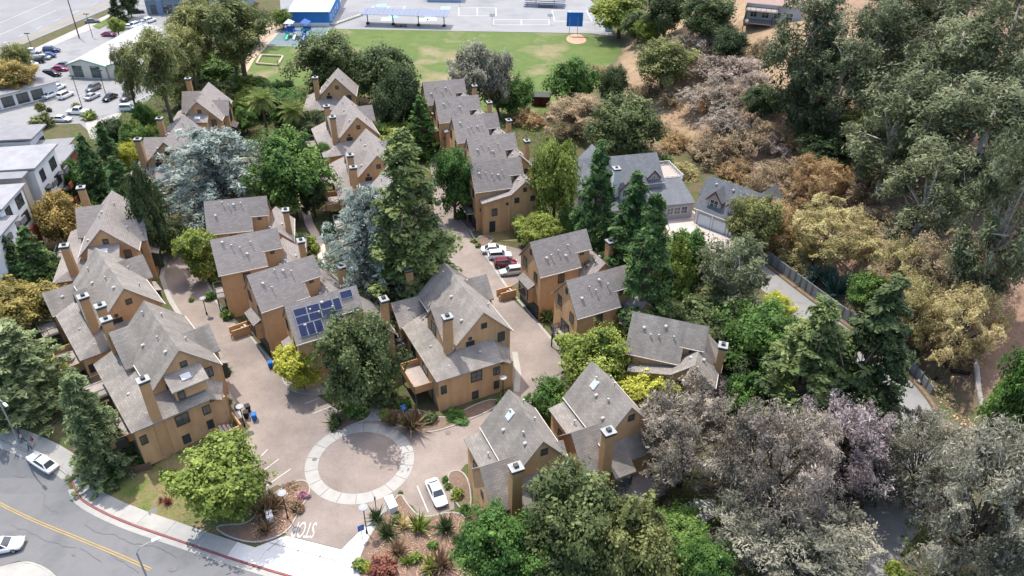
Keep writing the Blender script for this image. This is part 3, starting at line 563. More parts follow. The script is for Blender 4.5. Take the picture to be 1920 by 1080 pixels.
def typeA(label, ap, far, mirror=False, rm=None, L=12.9, near=True, left=True, farunit=True, decks=True, right=True, chim2=None, skl=False, ang=None):
    """stepped gable house: ridge runs away from the camera, +v is its garden side"""
    O, a = anchor(ap, far, 11.8); a = a if ang is None else rad(ang); h = House('townhouse', label, O, a, roof=rm, group=TG)
    h.gable('x', 0, L, -3.95, 0, 3.95, 11.8, 7.75, 7.75)
    ul = L-2.5 if mirror else 4.8; ur = 5.2 if mirror else 10.2
    if left:
        h.gable('y', 0.2, 5.1, ul-(3.5 if mirror else 4.35), ul, ul+2.3, 10.75, 7.5, 8.0, gut=False); h.win(ul, 5.1, 7.0, 90, 1.3, 1.5, 3); h.win(ul-.2, 5.1, 9.3, 90, .4, .5, 1)
        h.chimney(ul+4.4 if mirror else .5, 4.75, 12, 4.5)
    if right:
        h.gable('y', -5.0, -.2, ur-2.2, ur, ur+2.2, 10.1, 7.7, 7.7, gut=False); h.win(ur, -5.0, 5.6, -90, 1.6, 2.4, 3); h.win(ur, -5.0, 8.6, -90, .4, .5, 1)
        h.box(ur-1.3, ur+1.3, -5.9, -4.9, 1.9, 4.3, M_FRAME, 'bay'); h.slab([(ur-1.5, -6.1, 4.3), (ur+1.5, -6.1, 4.3), (ur+1.5, -4.9, 4.75), (ur-1.5, -4.9, 4.75)], .1)
    # gable face
    h.win(0, -.1, 9.3, 180, .7, .75, 1); h.win(0, 1.9, 8.0, 180, .4, .45, 1); h.win(0, -2.6, 6.4 if near else 5.2, 180, .9, 1.35)
    h.door(0, 1.9, 5.9 if near else 5.2, 180, 1.2, 1.9)
    # garden side lower storeys with lean-to roof, hipped at the near corner
    u0 = -2.7 if near else 0.0; v1 = 7.6; uE = L-3.2 if farunit else L; e = h.eps()
    b = MB(); b.box(u0, uE, -1.2 if near else 3.6, v1, h.z0, 5.3)
    h.wall(b); zl, zh = 5.3, 6.9
    if near:
        h.slab([(u0-.35, v1+.35, zl), (uE+.1, v1+.35, zl), (uE+.1, 3.9, zh), (0, 3.9, zh)]); h.slab([(u0-.35, v1+.35, zl), (0, 3.9, zh), (0, -1.4, zh), (u0-.35, -1.4, zl)])
        h.slab([(u0-.35, -1.4, zl-.01), (0, -1.4, zh-.02), (0.0, -3.9, 4.6), (u0-.35, -2.6, 4.5)]) ; h.box(u0+.2, .1, -3.2, -1.1, h.z0, 4.5)
        h.win(u0, 2.3, 3.3, 180, 1.4, 1.5, 3); h.win(u0, -.6, 3.3, 180, .8, 1.2); h.win(u0, 6.9, 2.9, 180, .7, 1.2); h.win(u0, -.6, .9, 180, .7, 1.2); h.win(u0, 2.5, .3, 180, .8, 1.2, 1)
        h.vent(u0+1.2, 5.6, 6.0); h.vent(u0+1.6, 1.0, 6.4)
    else: h.slab([(u0-.3, v1+.35, zl), (uE+.1, v1+.35, zl), (uE+.1, 3.9, zh), (u0-.3, 3.9, zh)])
    h.vent(3.2, 6.2, 6.0)
    for u in (2.0, 6.4): h.win(u, v1, 3.0, 90, 1.5, 1.9, 3); h.win(u, v1, .4, 90, 1.4, 1.8, 2)
    if farunit: h.gable('y', 3.9, 8.1, L-3.0, L-.2, L+2.6, 7.6, 5.6, 5.6); h.win(L-.2, 8.1, 4.2, 90, 1.3, 1.6, 3); h.vent(L-1.4, 6.2, 6.8)
    if chim2: h.chimney(chim2[0], chim2[1], chim2[2], 0)
    if decks: h.deck(-.8, 4.4, v1, 10.2, 2.8, 'uUV', solid=True, h=.9); h.deck(L-3.4, L, 8.2 if farunit else v1, 10.4, 2.8, 'uUV')
    roof_vents(h, 'x', 1, L-1, 0, 3.9, 11.8, 4.0, 6, (1, -1, 1))
    if skl: h.box(-2.2, .1, -1.6, 2.2, 6.5, 8.0); h.slab([(-2.5, -1.9, 8.0), (-2.5, 2.5, 8.0), (0, 2.5, 9.0), (0, -1.9, 9.0)]); h.skylight(-1.2, .3, 8.72, (0, rad(-22), 0)); h.win(-2.2, 1.5, 6.6, 180, .7, 1.1, 1)
    h.win(3, -3.95, 4.6, -90, .9, 1.4); h.win(8, -3.95, 1.2, -90, 2.4, 2.0, 3)
    return h
def typeB(label, ap, far, rm=None, cat=False, wing=True, bay=True, balcony=False, chim=True, solar=False, ang=None, L=9.2, stairs=False, dx=0, pedestal=True):
    """three-storey house: ridge runs left to right, gable faces the drive, -v is the camera side"""
    O, a = anchor(ap, far, 12.0); a = a if ang is None else rad(ang); h = House('townhouse', label, O, a, roof=rm, group=TG)
    e = h.eps(); zr, ze = 12.0, 8.2; vi = -1.75; zi = zr-(zr-ze)*1.75/3.2
    h.gable('x', 0, 6.6, -3.2, 0, 3.2, zr, ze, ze)
    h.gable('x', 6.62, L, vi, 0, 3.2, zr, zi, ze, og=.24, ov=.28)
    h.win(7.9, vi, 8.9, -90, .55, .7, 1)
    # gable wall towards the drive
    h.win(0, 0, 10.0, 180, .5, .8, 1); h.win(0, 1.7, 7.0, 180, .9, 1.5); h.win(0, -1.7, 6.2, 180, .85, 1.5)
    h.box(-.12, .4, -3.1, 3.1, -.6, 2.3, M_GARAGE, 'garage_door') if pedestal else None
    if bay:
        h.box(-1.0, .1, -1.5, 1.9, 2.3, 4.9); h.slab([(-1.2, -1.7, 4.9), (-1.2, 2.1, 4.9), (0, 2.1, 5.5), (0, -1.7, 5.5)], .1, M_ROOF); h.win(-1.0, .2, 2.75, 180, 2.6, 1.8, 3)
    if balcony: h.deck(-1.3, 0, -1.7, 1.5, 3.0, 'uvV'); h.win(0, -.1, 3.05, 180, 1.9, 2.1, 2)
    h.win(3.6, -3.2, 5.9, -90, .9, 1.4) if not cat else h.win(1.0, -3.2, 4.0, -90, .5, .6, 1)
    h.win(3.6, -3.2, 2.6, -90, .9, 1.4) if not cat else None
    if wing:
        if cat:
            h.gable('y', -4.85, -1.2, 6.1, 8.7, 11.3, 9.5, 7.3, 7.0); h.lean(.9, 6.1, -4.8, -3.1, (6.3, 7.25, 7.25, 6.3))
            h.win(8.7, -4.85, 7.6, -90, .6, .7, 1); h.win(7.2, -4.85, 5.6, -90, .8, .9, 1); h.win(10.2, -4.85, 5.6, -90, .8, .9, 1); h.win(7.2, -4.85, 2.0, -90, .8, 1.0, 1); h.win(3.0, -4.8, 3.6, -90, .9, 1.3); h.door(2.6, -4.8, .3, -90, 1.1, 2.2); h.win(5.4, -4.8, 5.4, -90, .4, .4, 1)
            h.vent(8.0, -3.0, 9.0); h.vent(9.6, -2.8, 8.9); h.chimney(11.5, -1.3, 10.4, 0)
            h.gable('y', -1.1, 3.0, 7.5, 9.4, 11.6, 8.6, 6.9, 6.6)
        else:
            h.gable('y', -4.6, 3.0, 7.2, 10.2, 12.6, 8.3, 5.7, 6.0); h.win(9.9, -4.6, 4.5, -90, .9, 1.2); h.win(9.9, -4.6, 1.6, -90, 1.4, 1.6, 3)
            h.vent(8.6, -2.6, 7.1); h.vent(9.4, -3.4, 7.8, 1); h.vent(11.2, -1.6, 7.5)
            if chim: h.chimney(12.2, -2.6, 10.3, 0)
            h.deck(12.6, 14.6, -3.6, 1.5, 2.8, 'Uv V'.replace(' ', ''))
    roof_vents(h, 'x', 1, 6, 0, 3.2, zr, 3.8, 5, (-1,))
    if stairs:
        h.box(-3.2, -.4, 3.6, 3.85, -.6, 1.5); h.box(-3.2, -.4, 5.1, 5.35, -.6, 1.3); h.box(-3.45, -3.2, 3.6, 4.0, -.6, 1.0)
        for i in range(5): h.box(-3.0+.45*i, -2.5+.45*i, 3.85, 5.1, -.6, .2+.22*i, M_DECK, 'step')
    if solar:
        sp_ = mat('solar_cells', [(0.016, 0.02, 0.06), (0.024, 0.03, 0.08)], .2, 3, spec=.6); fm_ = mat('panel_frame', [(0.6, 0.62, 0.66)], .4)
        sl_ = math.hypot(3.2, 3.8); an = math.atan2(3.8, 3.2)
        lay = [(.6+1.72*i, 1.0+1.05*j, 1.66, 1.0) for i in range(3) for j in range(2)]+[(.6+1.05*i, 3.12, 1.0, 1.62) for i in range(3)]+[(5.78, 1.0, 1.0, 1.62), (6.95, .35, 1.62, 1.0), (4.9, 3.12, 1.0, 1.62)]
        for (u, q, wu, ws) in lay:
            o = MB().box(0, wu, -ws, 0, .1, .15).obj('solar_panel', fm_, h.e); c = q/sl_; o.location = (u, -3.2*c, 12.0-3.8*c+.2); o.rotation_euler = (an, 0, 0)
            MB().box(.03, wu-.03, -ws+.03, -.03, .15, .157).obj('cells', sp_, o)
    return h
def typeD(label, ap, far, rm=None):
    O, a = anchor(ap, far, 12.0); h = House('townhouse', label, O, a, roof=rm, group=TG)
    h.gable('x', 1.0, 9.2, -3.0, 0, 3.2, 12, 8.4, 8.0); h.win(1.0, -.3, 9.9, 180, .7, .8, 1)
    h.gable('y', -3.2, 6.1, -.4, 2.6, 5.4, 9.1, 5.6, 6.0, gut=False)
    h.lean(4.4, 8.9, 3.1, 5.3, (7.2, 7.2, 6.8, 6.8)); h.win(6.6, 5.3, 4.2, 90, .8, 1.3); h.win(2.6, 6.1, 4.6, 90, .5, .9, 1); h.win(2.0, 6.1, 2.0, 90, .6, 1.0, 1)
    h.chimney(-.6, 3.7, 11, 0, .9, 1.1); h.win(-.4, 1.4, 3.4, 180, 2.4, 1.6, 3); h.win(-.4, 5.0, 3.4, 180, 1.0, 1.6, 2)
    h.box(-1.8, -.4, .6, 2.9, 2.6, 5.0); h.slab([(-2.1, .4, 5.0), (-2.1, 3.1, 5.0), (-.2, 3.1, 6.1), (-.2, .4, 6.1)]); h.win(-1.8, 1.75, 3.0, 180, 1.9, 1.6, 3)
    h.deck(-4.0, -.5, -2.6, 5.4, 2.2, 'uvV'); roof_vents(h, 'x', 2, 8.6, 0, 3.2, 12, 4, 6, (1, 1, -1)); h.vent(5.4, 4.2, 7.3, 1)
    for u in (4.0, 7.0): h.win(u, -3.0, 5.5, -90, .9, 1.4)
    h.skylight(6.8, 1.0, 10.95, (rad(-51), 0, 0)); return h
typeA('large tan townhouse with corner balcony just above the roundabout', (906, 586), (835, 497), False, M_ROOFS, chim2=(15.2, 4.6, 10.6))
h5 = typeA('tan townhouse nearest the street at lower left, skylight in its front dormer', (335, 657), (272, 568), True, M_ROOFS, skl=True, farunit=False, L=12.6, chim2=(-2.4, 4.9, 11.2))
h5.deck(-3.6, .8, 7.7, 10.6, 2.4, 'uUV') if False else None
h5.box(-5.2, -2.4, -3.6, -3.3, -.6, 1.6, name='stair_wall'); h5.box(-5.2, -4.9, -3.3, 1.0, -.6, 1.4, name='stair_wall')
for i in range(4): h5.box(-4.8, -2.7, -3.2+.5*i, -2.7+.5*i, -.6, .2+.2*i, M_DECK, 'step')
typeA('tan townhouse with streaked grey roof, middle of the left drive row', (232, 541), (180, 467), False, M_ROOFS, farunit=True, L=12.9, chim2=(-5.6, 3.8, 11.4))
typeA('tan townhouse with pale right roof slope at the top of the left drive', (189, 430), (209, 362), True, skl=True, farunit=False, chim2=(-2.0, 4.9, 10.6))
typeA('tan townhouse partly hidden behind the spreading blue cedar', (307, 267), (346, 216), False, farunit=False, L=13.4, chim2=(13.6, 5, 11))
typeA('farthest tan townhouse of the left group, below the parking lot pines', (369, 191), (390, 157), True, skl=True, farunit=False, L=12, decks=False)
typeA('farthest tan townhouse of the middle group, beside the big dark tree', (629, 147), (639, 134), False, L=7, farunit=False, right=False, left=False, chim2=(.6, 4.6, 11.6), ang=97)
typeA('tan townhouse second from the far end of the middle group', (669, 220), (645, 179), False, farunit=False, chim2=(8.6, 4.6, 11.4))
typeA('tan townhouse third in the middle group, left of the tall redwood', (707, 292), (687, 244), False, farunit=False, chim2=(-2.6, 4.7, 11.0))
typeA('tan townhouse mostly hidden behind the second blue cedar', (748, 368), (728, 318), False, farunit=False, L=11.5, left=False)
typeB('farthest tan townhouse of the right row, next to the school field', (794, 155), (869, 150), cat=True, ang=18)
typeB('tan townhouse second from the field in the right row', (817, 186), (901, 179), cat=True, ang=18)
typeB('tan townhouse third from the field in the right row', (849, 221), (930, 211), cat=True, ang=19.5, bay=False, balcony=True)
typeB('tan townhouse fourth from the field in the right row', (877, 260), (955, 250), cat=True, ang=19.5)
typeB('tan townhouse with front door and entry wall above the parked cars', (882, 307), (962, 297), cat=True, bay=False, balcony=True, ang=19)
typeB('tan townhouse with bay window beside the silver parked car', (996, 455), (1096, 431), stairs=True)
typeB('tan townhouse with black balcony, lower end of the right drive', (1064, 527), (1165, 500), bay=False, balcony=True, chim=False)
typeB('tan townhouse turned toward the street, left of the pinkish trees', (1190, 586), (1327, 614), M_ROOFS, cat=True, bay=False, pedestal=False)
typeB('tan townhouse under the blue cedar at the top of the centre block', (385, 379), (492, 371), ang=14, bay=False, balcony=True)
typeB('tan townhouse second from top of the centre block', (397, 451), (508, 425), ang=25, bay=False, balcony=True)
typeB('tan townhouse with bay window above the solar roof house', (466, 517), (575, 474), ang=36, stairs=True)
typeB('tan townhouse with twelve blue solar panels on its roof', (536, 572), (655, 540), solar=True, wing=True)
typeD('tan townhouse behind the pinkish tree, chimney toward the camera', (1192, 774), (1112, 682), M_ROOFS)
typeD('tan townhouse nearest the camera, right of the parked white sedan', (1025, 839), (958, 738), M_ROOFS)
# ------------------------------------------------------------------ grey mansion and its carriage garage
M_MW = mat('mansion_lilac_siding', [(0.4, 0.36, 0.36), (0.46, 0.42, 0.42)], .8, 1); M_MT = mat('mansion_white_trim', [(0.72, 0.7, 0.68)], .6); M_MR = mat('dark_red_bargeboard', [(0.14, 0.035, 0.025)], .7)
def bargeboards(h, axis, a, b0, bm_, b1, zr, ze):
    for x, z0_ in ((b0, ze), (b1, ze)):
        b = MB(); q = [(x, z0_), (bm_, zr), (bm_, zr-.35), (x, z0_-.35)]; b.prism(q, axis, a-.06, a+.06); b.obj('bargeboard', M_MR, h.e)
O = P(1140, 395); mh = House('mansion', 'large grey lilac mansion with slate roof and white chimney behind the redwoods', (O[0], O[1], 0), rad(14), M_MW, M_ROOFG, 'mansion', gut=M_MT)
mh.e.scale = (.84, .84, .8)
mh.gable('x', -7, 12.4, -1, 5, 11, 11.6, 7.0, 7.0); mh.gable('y', -3.5, 5, 1.2, 4.2, 7.2, 11.0, 7.4, 7.4, gut=False); bargeboards(mh, 'y', -3.78, .9, 4.2, 7.5, 11.1, 7.1)
mh.gable('y', -2.5, 6, -8.4, -5.2, -2.0, 11.0, 7.4, 7.4, gut=False); bargeboards(mh, 'y', -2.78, -8.7, -5.2, -1.7, 11.1, 7.1)
mh.gable('y', 2, 11, -4, -1, 2, 12.2, 9.0, 9.0, gut=False)
mh.lean(-2, 9, -6, -1, (3.4, 3.4, 5.2, 5.2)); mh.lean(9, 17.5, -7, 1.5, (4.0, 4.0, 6.0, 6.0)); mh.chimney(.4, -1.6, 11.6, 0, 1.4, 1.6, M_WHITE)
mh.win(4.2, -3.5, 5.4, -90, 1.6, 1.7, 3, M_MT); mh.win(2.2, -3.5, 5.4, -90, 1.0, 1.7, 2, M_MT); mh.win(4.2, -3.5, 8.6, -90, .7, .9, 2, M_MT); mh.win(-5.2, -2.5, 5.4, -90, 1.6, 1.7, 3, M_MT)
for i in range(4): mh.win(10.3+1.7*i, -7, 1.4, -90, 1.4, 1.7, 3, M_MT)
for i in range(3): mh.win(17.5, -5.5+2.2*i, 1.4, 0, 1.4, 1.7, 3, M_MT)
d_ = mh.deck(13.2, 18.5, 1.8, 10, 5.6, 'UvV', h=1.1); [setattr(c, 'active_material_index', 0) for c in d_.children]
for c in d_.children:
    if c.name.startswith('railing'): c.data.materials[0] = M_WHITE
mh.gable('y', -.6, 4, 8.6, 10.0, 11.4, 9.9, 8.3, 8.3, gut=False, z0=6.5); bargeboards(mh, 'y', -.88, 8.3, 10.0, 11.7, 10.0, 8.1); mh.win(10.0, -.6, 7.4, -90, .9, 1.1, 2, M_MT)
mh.box(-6, 9.5, -6.2, -5.9, -.6, .9, M_WHITE, 'porch_rail')
O = P(1300, 418); gh = House('carriage_garage', 'grey carriage garage with two gabled dormers and white doors', (O[0], O[1], 0), rad(-42), M_MW, M_ROOFG, 'garage', gut=M_MT)
gh.gable('x', 0, 11.5, 0, 4.2, 8.4, 8.0, 3.4, 3.4); gh.gable('x', -1.6, -.05, 4.2, 6.2, 8.2, 6.6, 4.2, 4.2, gut=False)
for uc in (3.1, 7.2):
    gh.gable('y', .7, 4.4, uc-1.35, uc, uc+1.35, 7.4, 5.7, 5.7, z0=3.2, gut=False); bargeboards(gh, 'y', .42, uc-1.65, uc, uc+1.65, 7.5, 5.5)
    gh.win(uc, .7, 4.1, -90, 1.5, 1.5, 3, M_MT)
for uc in (2.1, 5.2, 8.6): MB().box(-1.25, 1.25, -.06, .1, 0, 2.35).obj('garage_door', mat('pale_garage_door', [(0.62, 0.68, 0.72)], .5), gh.e, (uc, 0, 0))
for uc in (.4, 3.65, 6.9, 10.4): MB().box(-.16, .16, -.1, .1, 0, 2.9).obj('door_post', M_MT, gh.e, (uc, 0, 0))
for u, v in ((1.6, 3.4), (5.1, 3.3), (8.8, 3.4)): gh.vent(u, v, 7.3)
gh.gable('y', 5, 11.2, 7.6, 9.4, 11.2, 7.2, 5, 5, gut=False)
# ------------------------------------------------------------------ white apartment block at far left
M_AW = mat('apartment_white', [(0.7, 0.7, 0.69), (0.76, 0.76, 0.75)], .85, .5); M_AB = mat('apartment_beige', [(0.46, 0.4, 0.32)], .85); M_AG = mat('apartment_grey', [(0.17, 0.16, 0.165)], .85); M_AR = mat('apartment_red', [(0.28, 0.075, 0.05), (0.33, 0.095, 0.06)], .85, 1)
M_AROOF = mat('apartment_flat_roof', [(0.7, 0.68, 0.65), (0.6, 0.58, 0.56)], .9, .3); M_AROOFD = mat('apartment_grey_roof', [(0.2, 0.2, 0.21), (0.25, 0.25, 0.26)], .9, .6)
A0 = P(52, 520); A1 = P(178, 348); dA = A1-A0; ah = House('apartment_block', 'white four storey apartment block with grey slanted roofs and red balconies', (A0[0], A0[1], 0), math.atan2(dA[1], dA[0]), M_AW, M_AROOFD, 'building'); LA = math.hypot(dA[0], dA[1])
def ablock(u0, u1, v0, v1, zt, m_, roof=None, tilt=0):
    ah.box(u0, u1, v0, v1, -.6, zt, m_)
    ah.slab([(u0-.5, v0-.6, zt+tilt), (u1+.5, v0-.6, zt+tilt), (u1+.5, v1+.2, zt), (u0-.5, v1+.2, zt)], .3, roof or M_AROOFD, 'roof'); 
segs_ = [(0, .24, 0, M_AW, 12.0), (.24, .31, 2.5, M_AG, 11.2), (.31, .36, 1.0, M_AB, 12.6), (.40, .68, 0, M_AW, 12.6), (.36, .40, 1.8, M_AG, 12.0), (.72, .98, 1.0, M_AR, 8.5)]
for a, b, v0, m_, zt in segs_:
    u0, u1 = a*LA, b*LA; ablock(u0, u1, v0, 16, zt, m_, M_AROOFD if m_ is not M_AW else mat('apartment_pale_roof', [(.25, .25, .26), (.33, .33, .34)], .9, .5), .5 if m_ is M_AW else .2)
    if m_ in (M_AW,):
        n = max(2, int((u1-u0)/3.2))
        for i in range(n):
            for k in range(4): ah.win(u0+(u1-u0)*(i+.5)/n, v0, .9+3.0*k, -90, 2.1 if i % 2 else 1.5, 1.8, 2)
    if m_ is M_AR:
        for k in range(2): ah.deck(u0+.5, u1-.5, v0-1.5, v0, 2.8+3*k, 'vuU'); ah.win((u0+u1)/2, v0, 2.9+3*k, -90, 3, 2, 3)
ah.box(.695*LA, .72*LA, 1.5, 12, -.6, 11, M_AG)
ah.box(-.12*LA, 1.0*LA, 16, 52, -.6, 11.6, M_AW); ah.slab([(-.12*LA, 16.4, 11.7), (1.0*LA, 16.4, 11.7), (1.0*LA, 52, 11.7), (-.12*LA, 52, 11.7)], .25, mat('apartment_membrane', [(.3, .295, .285), (.4, .39, .375)], .9, .15))
for u0, u1, v0, v1 in ((-.12, 1, 16.1, 16.5), (-.12, 1, 51.6, 52), (.985, 1.0, 16.5, 51.6), (.45, .47, 16.5, 51.6)): ah.box(u0*LA, u1*LA, v0, v1, 11.7, 12.7, M_AW, 'parapet')
for u, v in ((.2, 24), (.3, 40), (.62, 28), (.75, 42), (.85, 22)): ah.box(u*LA, u*LA+2.2, v, v+1.8, 11.9, 13.2, M_AG, 'roof_unit')
for a, b in ((-.2, 0),):
    ablock(a*LA, b*LA, -1.5, 16, 10.5, M_AW, M_AROOFD, .4)
    for i in range(2):
        for k in range(3): ah.win(a*LA+3+5*i, -1.5, 1+3*k, -90, 1.6, 1.7, 2)
for a, b in ((.03, .1), (.44, .5), (.6, .66), (-.14, -.06)):
    for k in range(3): ah.box(a*LA, b*LA, -1.5, .05, 2.55+3*k, 2.75+3*k, M_AG, 'balcony_slab'); ah.box(a*LA, b*LA, -1.56, -1.46, 2.75+3*k, 3.75+3*k, M_AR if k < 2 else M_AG, 'balcony_front')
ablock(1.005*LA, 1.2*LA, 9, 52, 9.6, M_AW, M_AROOFD, .6); ablock(1.0*LA, 1.1*LA, 3, 8.9, 8.2, M_AR, M_AROOFD, .3)
for k in range(3): [ah.win(1.2*LA, 13+5*i, .9+3*k, 0, 2.0, 1.7, 2) for i in range(7)]; [ah.win((1.03+.055*i)*LA, 9, .9+3*k, -90, 1.6, 1.7, 2) for i in (2,)]
for a, b in ((.14, .22), (.52, .58)): ah.box(a*LA, b*LA, -.9, .05, -.6, 6.2, M_AR, 'red_bay')
# ------------------------------------------------------------------ town buildings
M_CREAM = mat('cream_wall', [(0.62, 0.57, 0.48), (0.66, 0.61, 0.52)], .85, .5); M_TRIM = mat('green_trim', [(0.1, 0.33, 0.24)], .6); M_WROOF = mat('white_membrane_roof', [(0.42, 0.42, 0.42), (0.36, 0.36, 0.36)], .8, .2)
B0 = P(133, 146); B1 = P(258, 151); dB = B1-B0; bh = House('community_hall', 'cream hall with white roof, green trim and tall dark windows by the parking lot', (B0[0], B0[1], 0), math.atan2(dB[1], dB[0]), M_CREAM, M_WROOF, 'building', gut=M_TRIM); LB = math.hypot(dB[0], dB[1])
bh.gable('y', 0, 36, 0, 4.5, 10.5, 5.2, 3.6, 3.6, ov=.5); bh.gable('y', .6, 36, 10.6, 15, LB, 4.7, 3.5, 3.4, ov=.5)
for a, b, v in ((0, 10.5, -.32), (10.6, LB, .28)): 
    mid = 4.5 if a == 0 else 15; zt = 5.2 if a == 0 else 4.7
    b_ = MB(); b_.prism([(a-.5, 3.3), (a-.5, 3.55), (mid, zt+.18), (b+.5, 3.55), (b+.5, 3.3), (mid, zt-.1)], 'y', v-.08, v+.04); b_.obj('fascia', M_TRIM, bh.e)
for u in (2.6, 7.6): bh.win(u, 0, .5, -90, 2.4, 2.8, 3, M_TRIM)
bh.win(14, .6, .5, -90, 2.2, 2.3, 3, M_TRIM)
for k in range(5): bh.win(LB, 5+7*k, 1.2, 0, 1.6, 1.6, 3)
c0 = P(-30, 215); lh = House('low_shop', 'low flat roofed grey shop at the left edge of the parking lot', (c0[0], c0[1], 0), rad(52), M_AW, M_AROOFD, 'building'); lh.lean(0, 18, 0, 22, (3.6, 3.6, 4.0, 4.0), .8); [lh.win(2.5+3.5*i, 0, .5, -90, 2.4, 2.2, 3) for i in range(4)]; [lh.win(18, 3+4*i, .5, 0, 2.4, 2.2, 3) for i in range(4)]
c0 = P(277, 28); kh = House('blue_grey_shop', 'low blue grey shop with pale roof beyond the parking lot trees', (c0[0], c0[1], 0), rad(10), mat('blue_grey_wall', [(0.2, 0.25, 0.32)], .8), M_AROOF, 'building'); kh.lean(0, 34, 0, 16, (5, 5, 5.4, 5.4), .5); [kh.win(3+4*i, 0, .6, -90, 2.6, 2.4, 3) for i in range(7)]; kh.box(3.5, 5.5, -.5, .3, 0, 8, mat('sign_pylon', [(.17, .24, .36)], .6), 'pylon'); kh.box(3.7, 5.3, -.56, -.5, 6, 7.6, mat('orange_sign', [(.6, .16, .05)], .6), 'sign_face')
# school buildings
M_SB = mat('school_blue', [(0.03, 0.16, 0.42), (0.04, 0.19, 0.48)], .7, .5); M_SR = mat('school_metal_roof', [(0.36, 0.46, 0.54), (0.42, 0.5, 0.57)], .6, .4)
c0 = P(545, 49); c1 = P(619, 49); sh = House('school_classroom', 'bright blue classroom building with pale flat roof beside the playground', (c0[0], c0[1], 0), math.atan2(c1[1]-c0[1], c1[0]-c0[0]), M_SB, M_SR, 'building'); Ls = math.hypot(c1[0]-c0[0], c1[1]-c0[1])
sh.lean(0, Ls, 0, 26, (4.6, 4.6, 5.6, 5.6), .5); MB().box(.1, Ls-.1, -.06, .02, -.3, 1.1).obj('plinth', M_AW, sh.e); [sh.win(Ls, 4+5*i, 1.2, 0, 2, 1.4, 3, M_WHITE) for i in range(4)]
sh.box(2, Ls-1, 26.2, 48, -.3, 5.4, M_AW); sh.slab([(1.5, 26.1, 5.5), (Ls-.5, 26.1, 5.5), (Ls-.5, 48, 5.5), (1.5, 48, 5.5)], .2, M_AROOF)
c0 = P(800, 3); s2 = House('school_block', 'long pale blue school block at the top edge', (c0[0], c0[1], 0), 0, mat('pale_blue_wall', [(.3, .42, .6)], .7), M_SR, 'building'); s2.lean(0, 13, 0, 12, (3.2, 3.2, 3.6, 3.6), .5); [s2.win(2+3*i, 0, .8, -90, 1.6, 1.4, 3, M_WHITE) for i in range(4)]
# solar shade canopy
c0 = P(690, 45.5); c1 = P(833, 50); dC = c1-c0; LC = math.hypot(dC[0], dC[1]); ce = empty('solar_shade_canopy', (c0[0], c0[1], 0), math.atan2(dC[1], dC[0]), 'long solar shade canopy on four posts at the edge of the school field', 'canopy')
M_ST = mat('galvanised_steel', [(0.35, 0.36, 0.38)], .5, metal=.4)
for i in range(4):
    u = LC*i/3; MB().box(u-.16, u+.16, -.16, .16, 0, 3.9).obj('post', M_ST, ce); MB().box(u-.5, u+.5, -.5, .5, 0, .7).obj('post_footing', M_BLACK, ce); b = MB(); b.raw([(u-.12, -2.6, 3.55), (u+.12, -2.6, 3.55), (u+.12, 3.6, 4.1), (u-.12, 3.6, 4.1), (u-.12, -2.6, 3.8), (u+.12, -2.6, 3.8), (u+.12, 3.6, 4.35), (u-.12, 3.6, 4.35)], [(3, 2, 1, 0), (4, 5, 6, 7), (0, 1, 5, 4), (1, 2, 6, 5), (2, 3, 7, 6), (3, 0, 4, 7)]); b.obj('cantilever_beam', M_ST, ce)
pm = mat('canopy_solar_cells', [(0.16, 0.17, 0.22), (0.22, 0.23, 0.28)], .2, 2, spec=.7); K = 20
for i in range(K):
    u0 = -1.6+(LC+3.2)*i/K; u1 = -1.6+(LC+3.2)*(i+1)/K-.1; b = MB(); b.raw([(u0, -2.8, 3.82), (u1, -2.8, 3.82), (u1, 3.8, 4.38), (u0, 3.8, 4.38), (u0, -2.8, 3.92), (u1, -2.8, 3.92), (u1, 3.8, 4.48), (u0, 3.8, 4.48)], [(3, 2, 1, 0), (4, 5, 6, 7), (0, 1, 5, 4), (1, 2, 6, 5), (2, 3, 7, 6), (3, 0, 4, 7)]); b.obj('solar_panel', pm, ce)
b = MB()
for x in (18.5, 21.5): b.box(x-.9, x+.9, -.4, .4, .7, .78); b.box(x-.9, x+.9, -.9, -.6, .42, .48); b.box(x-.9, x+.9, .6, .9, .42, .48); b.box(x-.7, x-.6, -.8, .8, 0, .7); b.box(x+.6, x+.7, -.8, .8, 0, .7)
e_ = empty('picnic_table', P(752, 50)); tag(e_, 'long dark picnic table under the solar shade canopy', 'table'); b = MB(); b.box(-2, 2, -.4, .4, .7, .78); b.obj('table_top', M_BLACK, e_); MB().box(-2, 2, -.95, -.65, .42, .48).obj('bench', M_BLACK, e_); MB().box(-2, 2, .65, .95, .42, .48).obj('bench', M_BLACK, e_); b = MB(); [b.box(x-.05, x+.05, -.9, .9, 0, .7) for x in (-1.6, 0, 1.6)]; b.obj('leg_frame', M_BLACK, e_)
# hilltop house
c0 = T(1392, 55); th = House('hilltop_house', 'pale grey house with decks on the hilltop at the top edge', (c0[0], c0[1], c0[2]), rad(-20), mat('hill_house_grey', [(0.45, 0.46, 0.47)], .8), mat('hill_house_roof', [(0.36, 0.24, 0.2), (0.42, 0.3, 0.26)], .9, 1), 'house', z0=-3)
th.gable('x', 0, 14, 2, 7, 12, 9.5, 6.5, 6.5); th.deck(0, 8, -2, 2, 5.4, 'uvU'); th.deck(0, 7, -2.2, 2, 2.4, 'uvU'); [th.win(2+3*i, 2, 3, -90, 1.6, 1.6, 3, M_WHITE) for i in range(4)]; [th.win(0, 4+3*i, 3, 180, 1.4, 1.4, 2, M_WHITE) for i in range(2)]
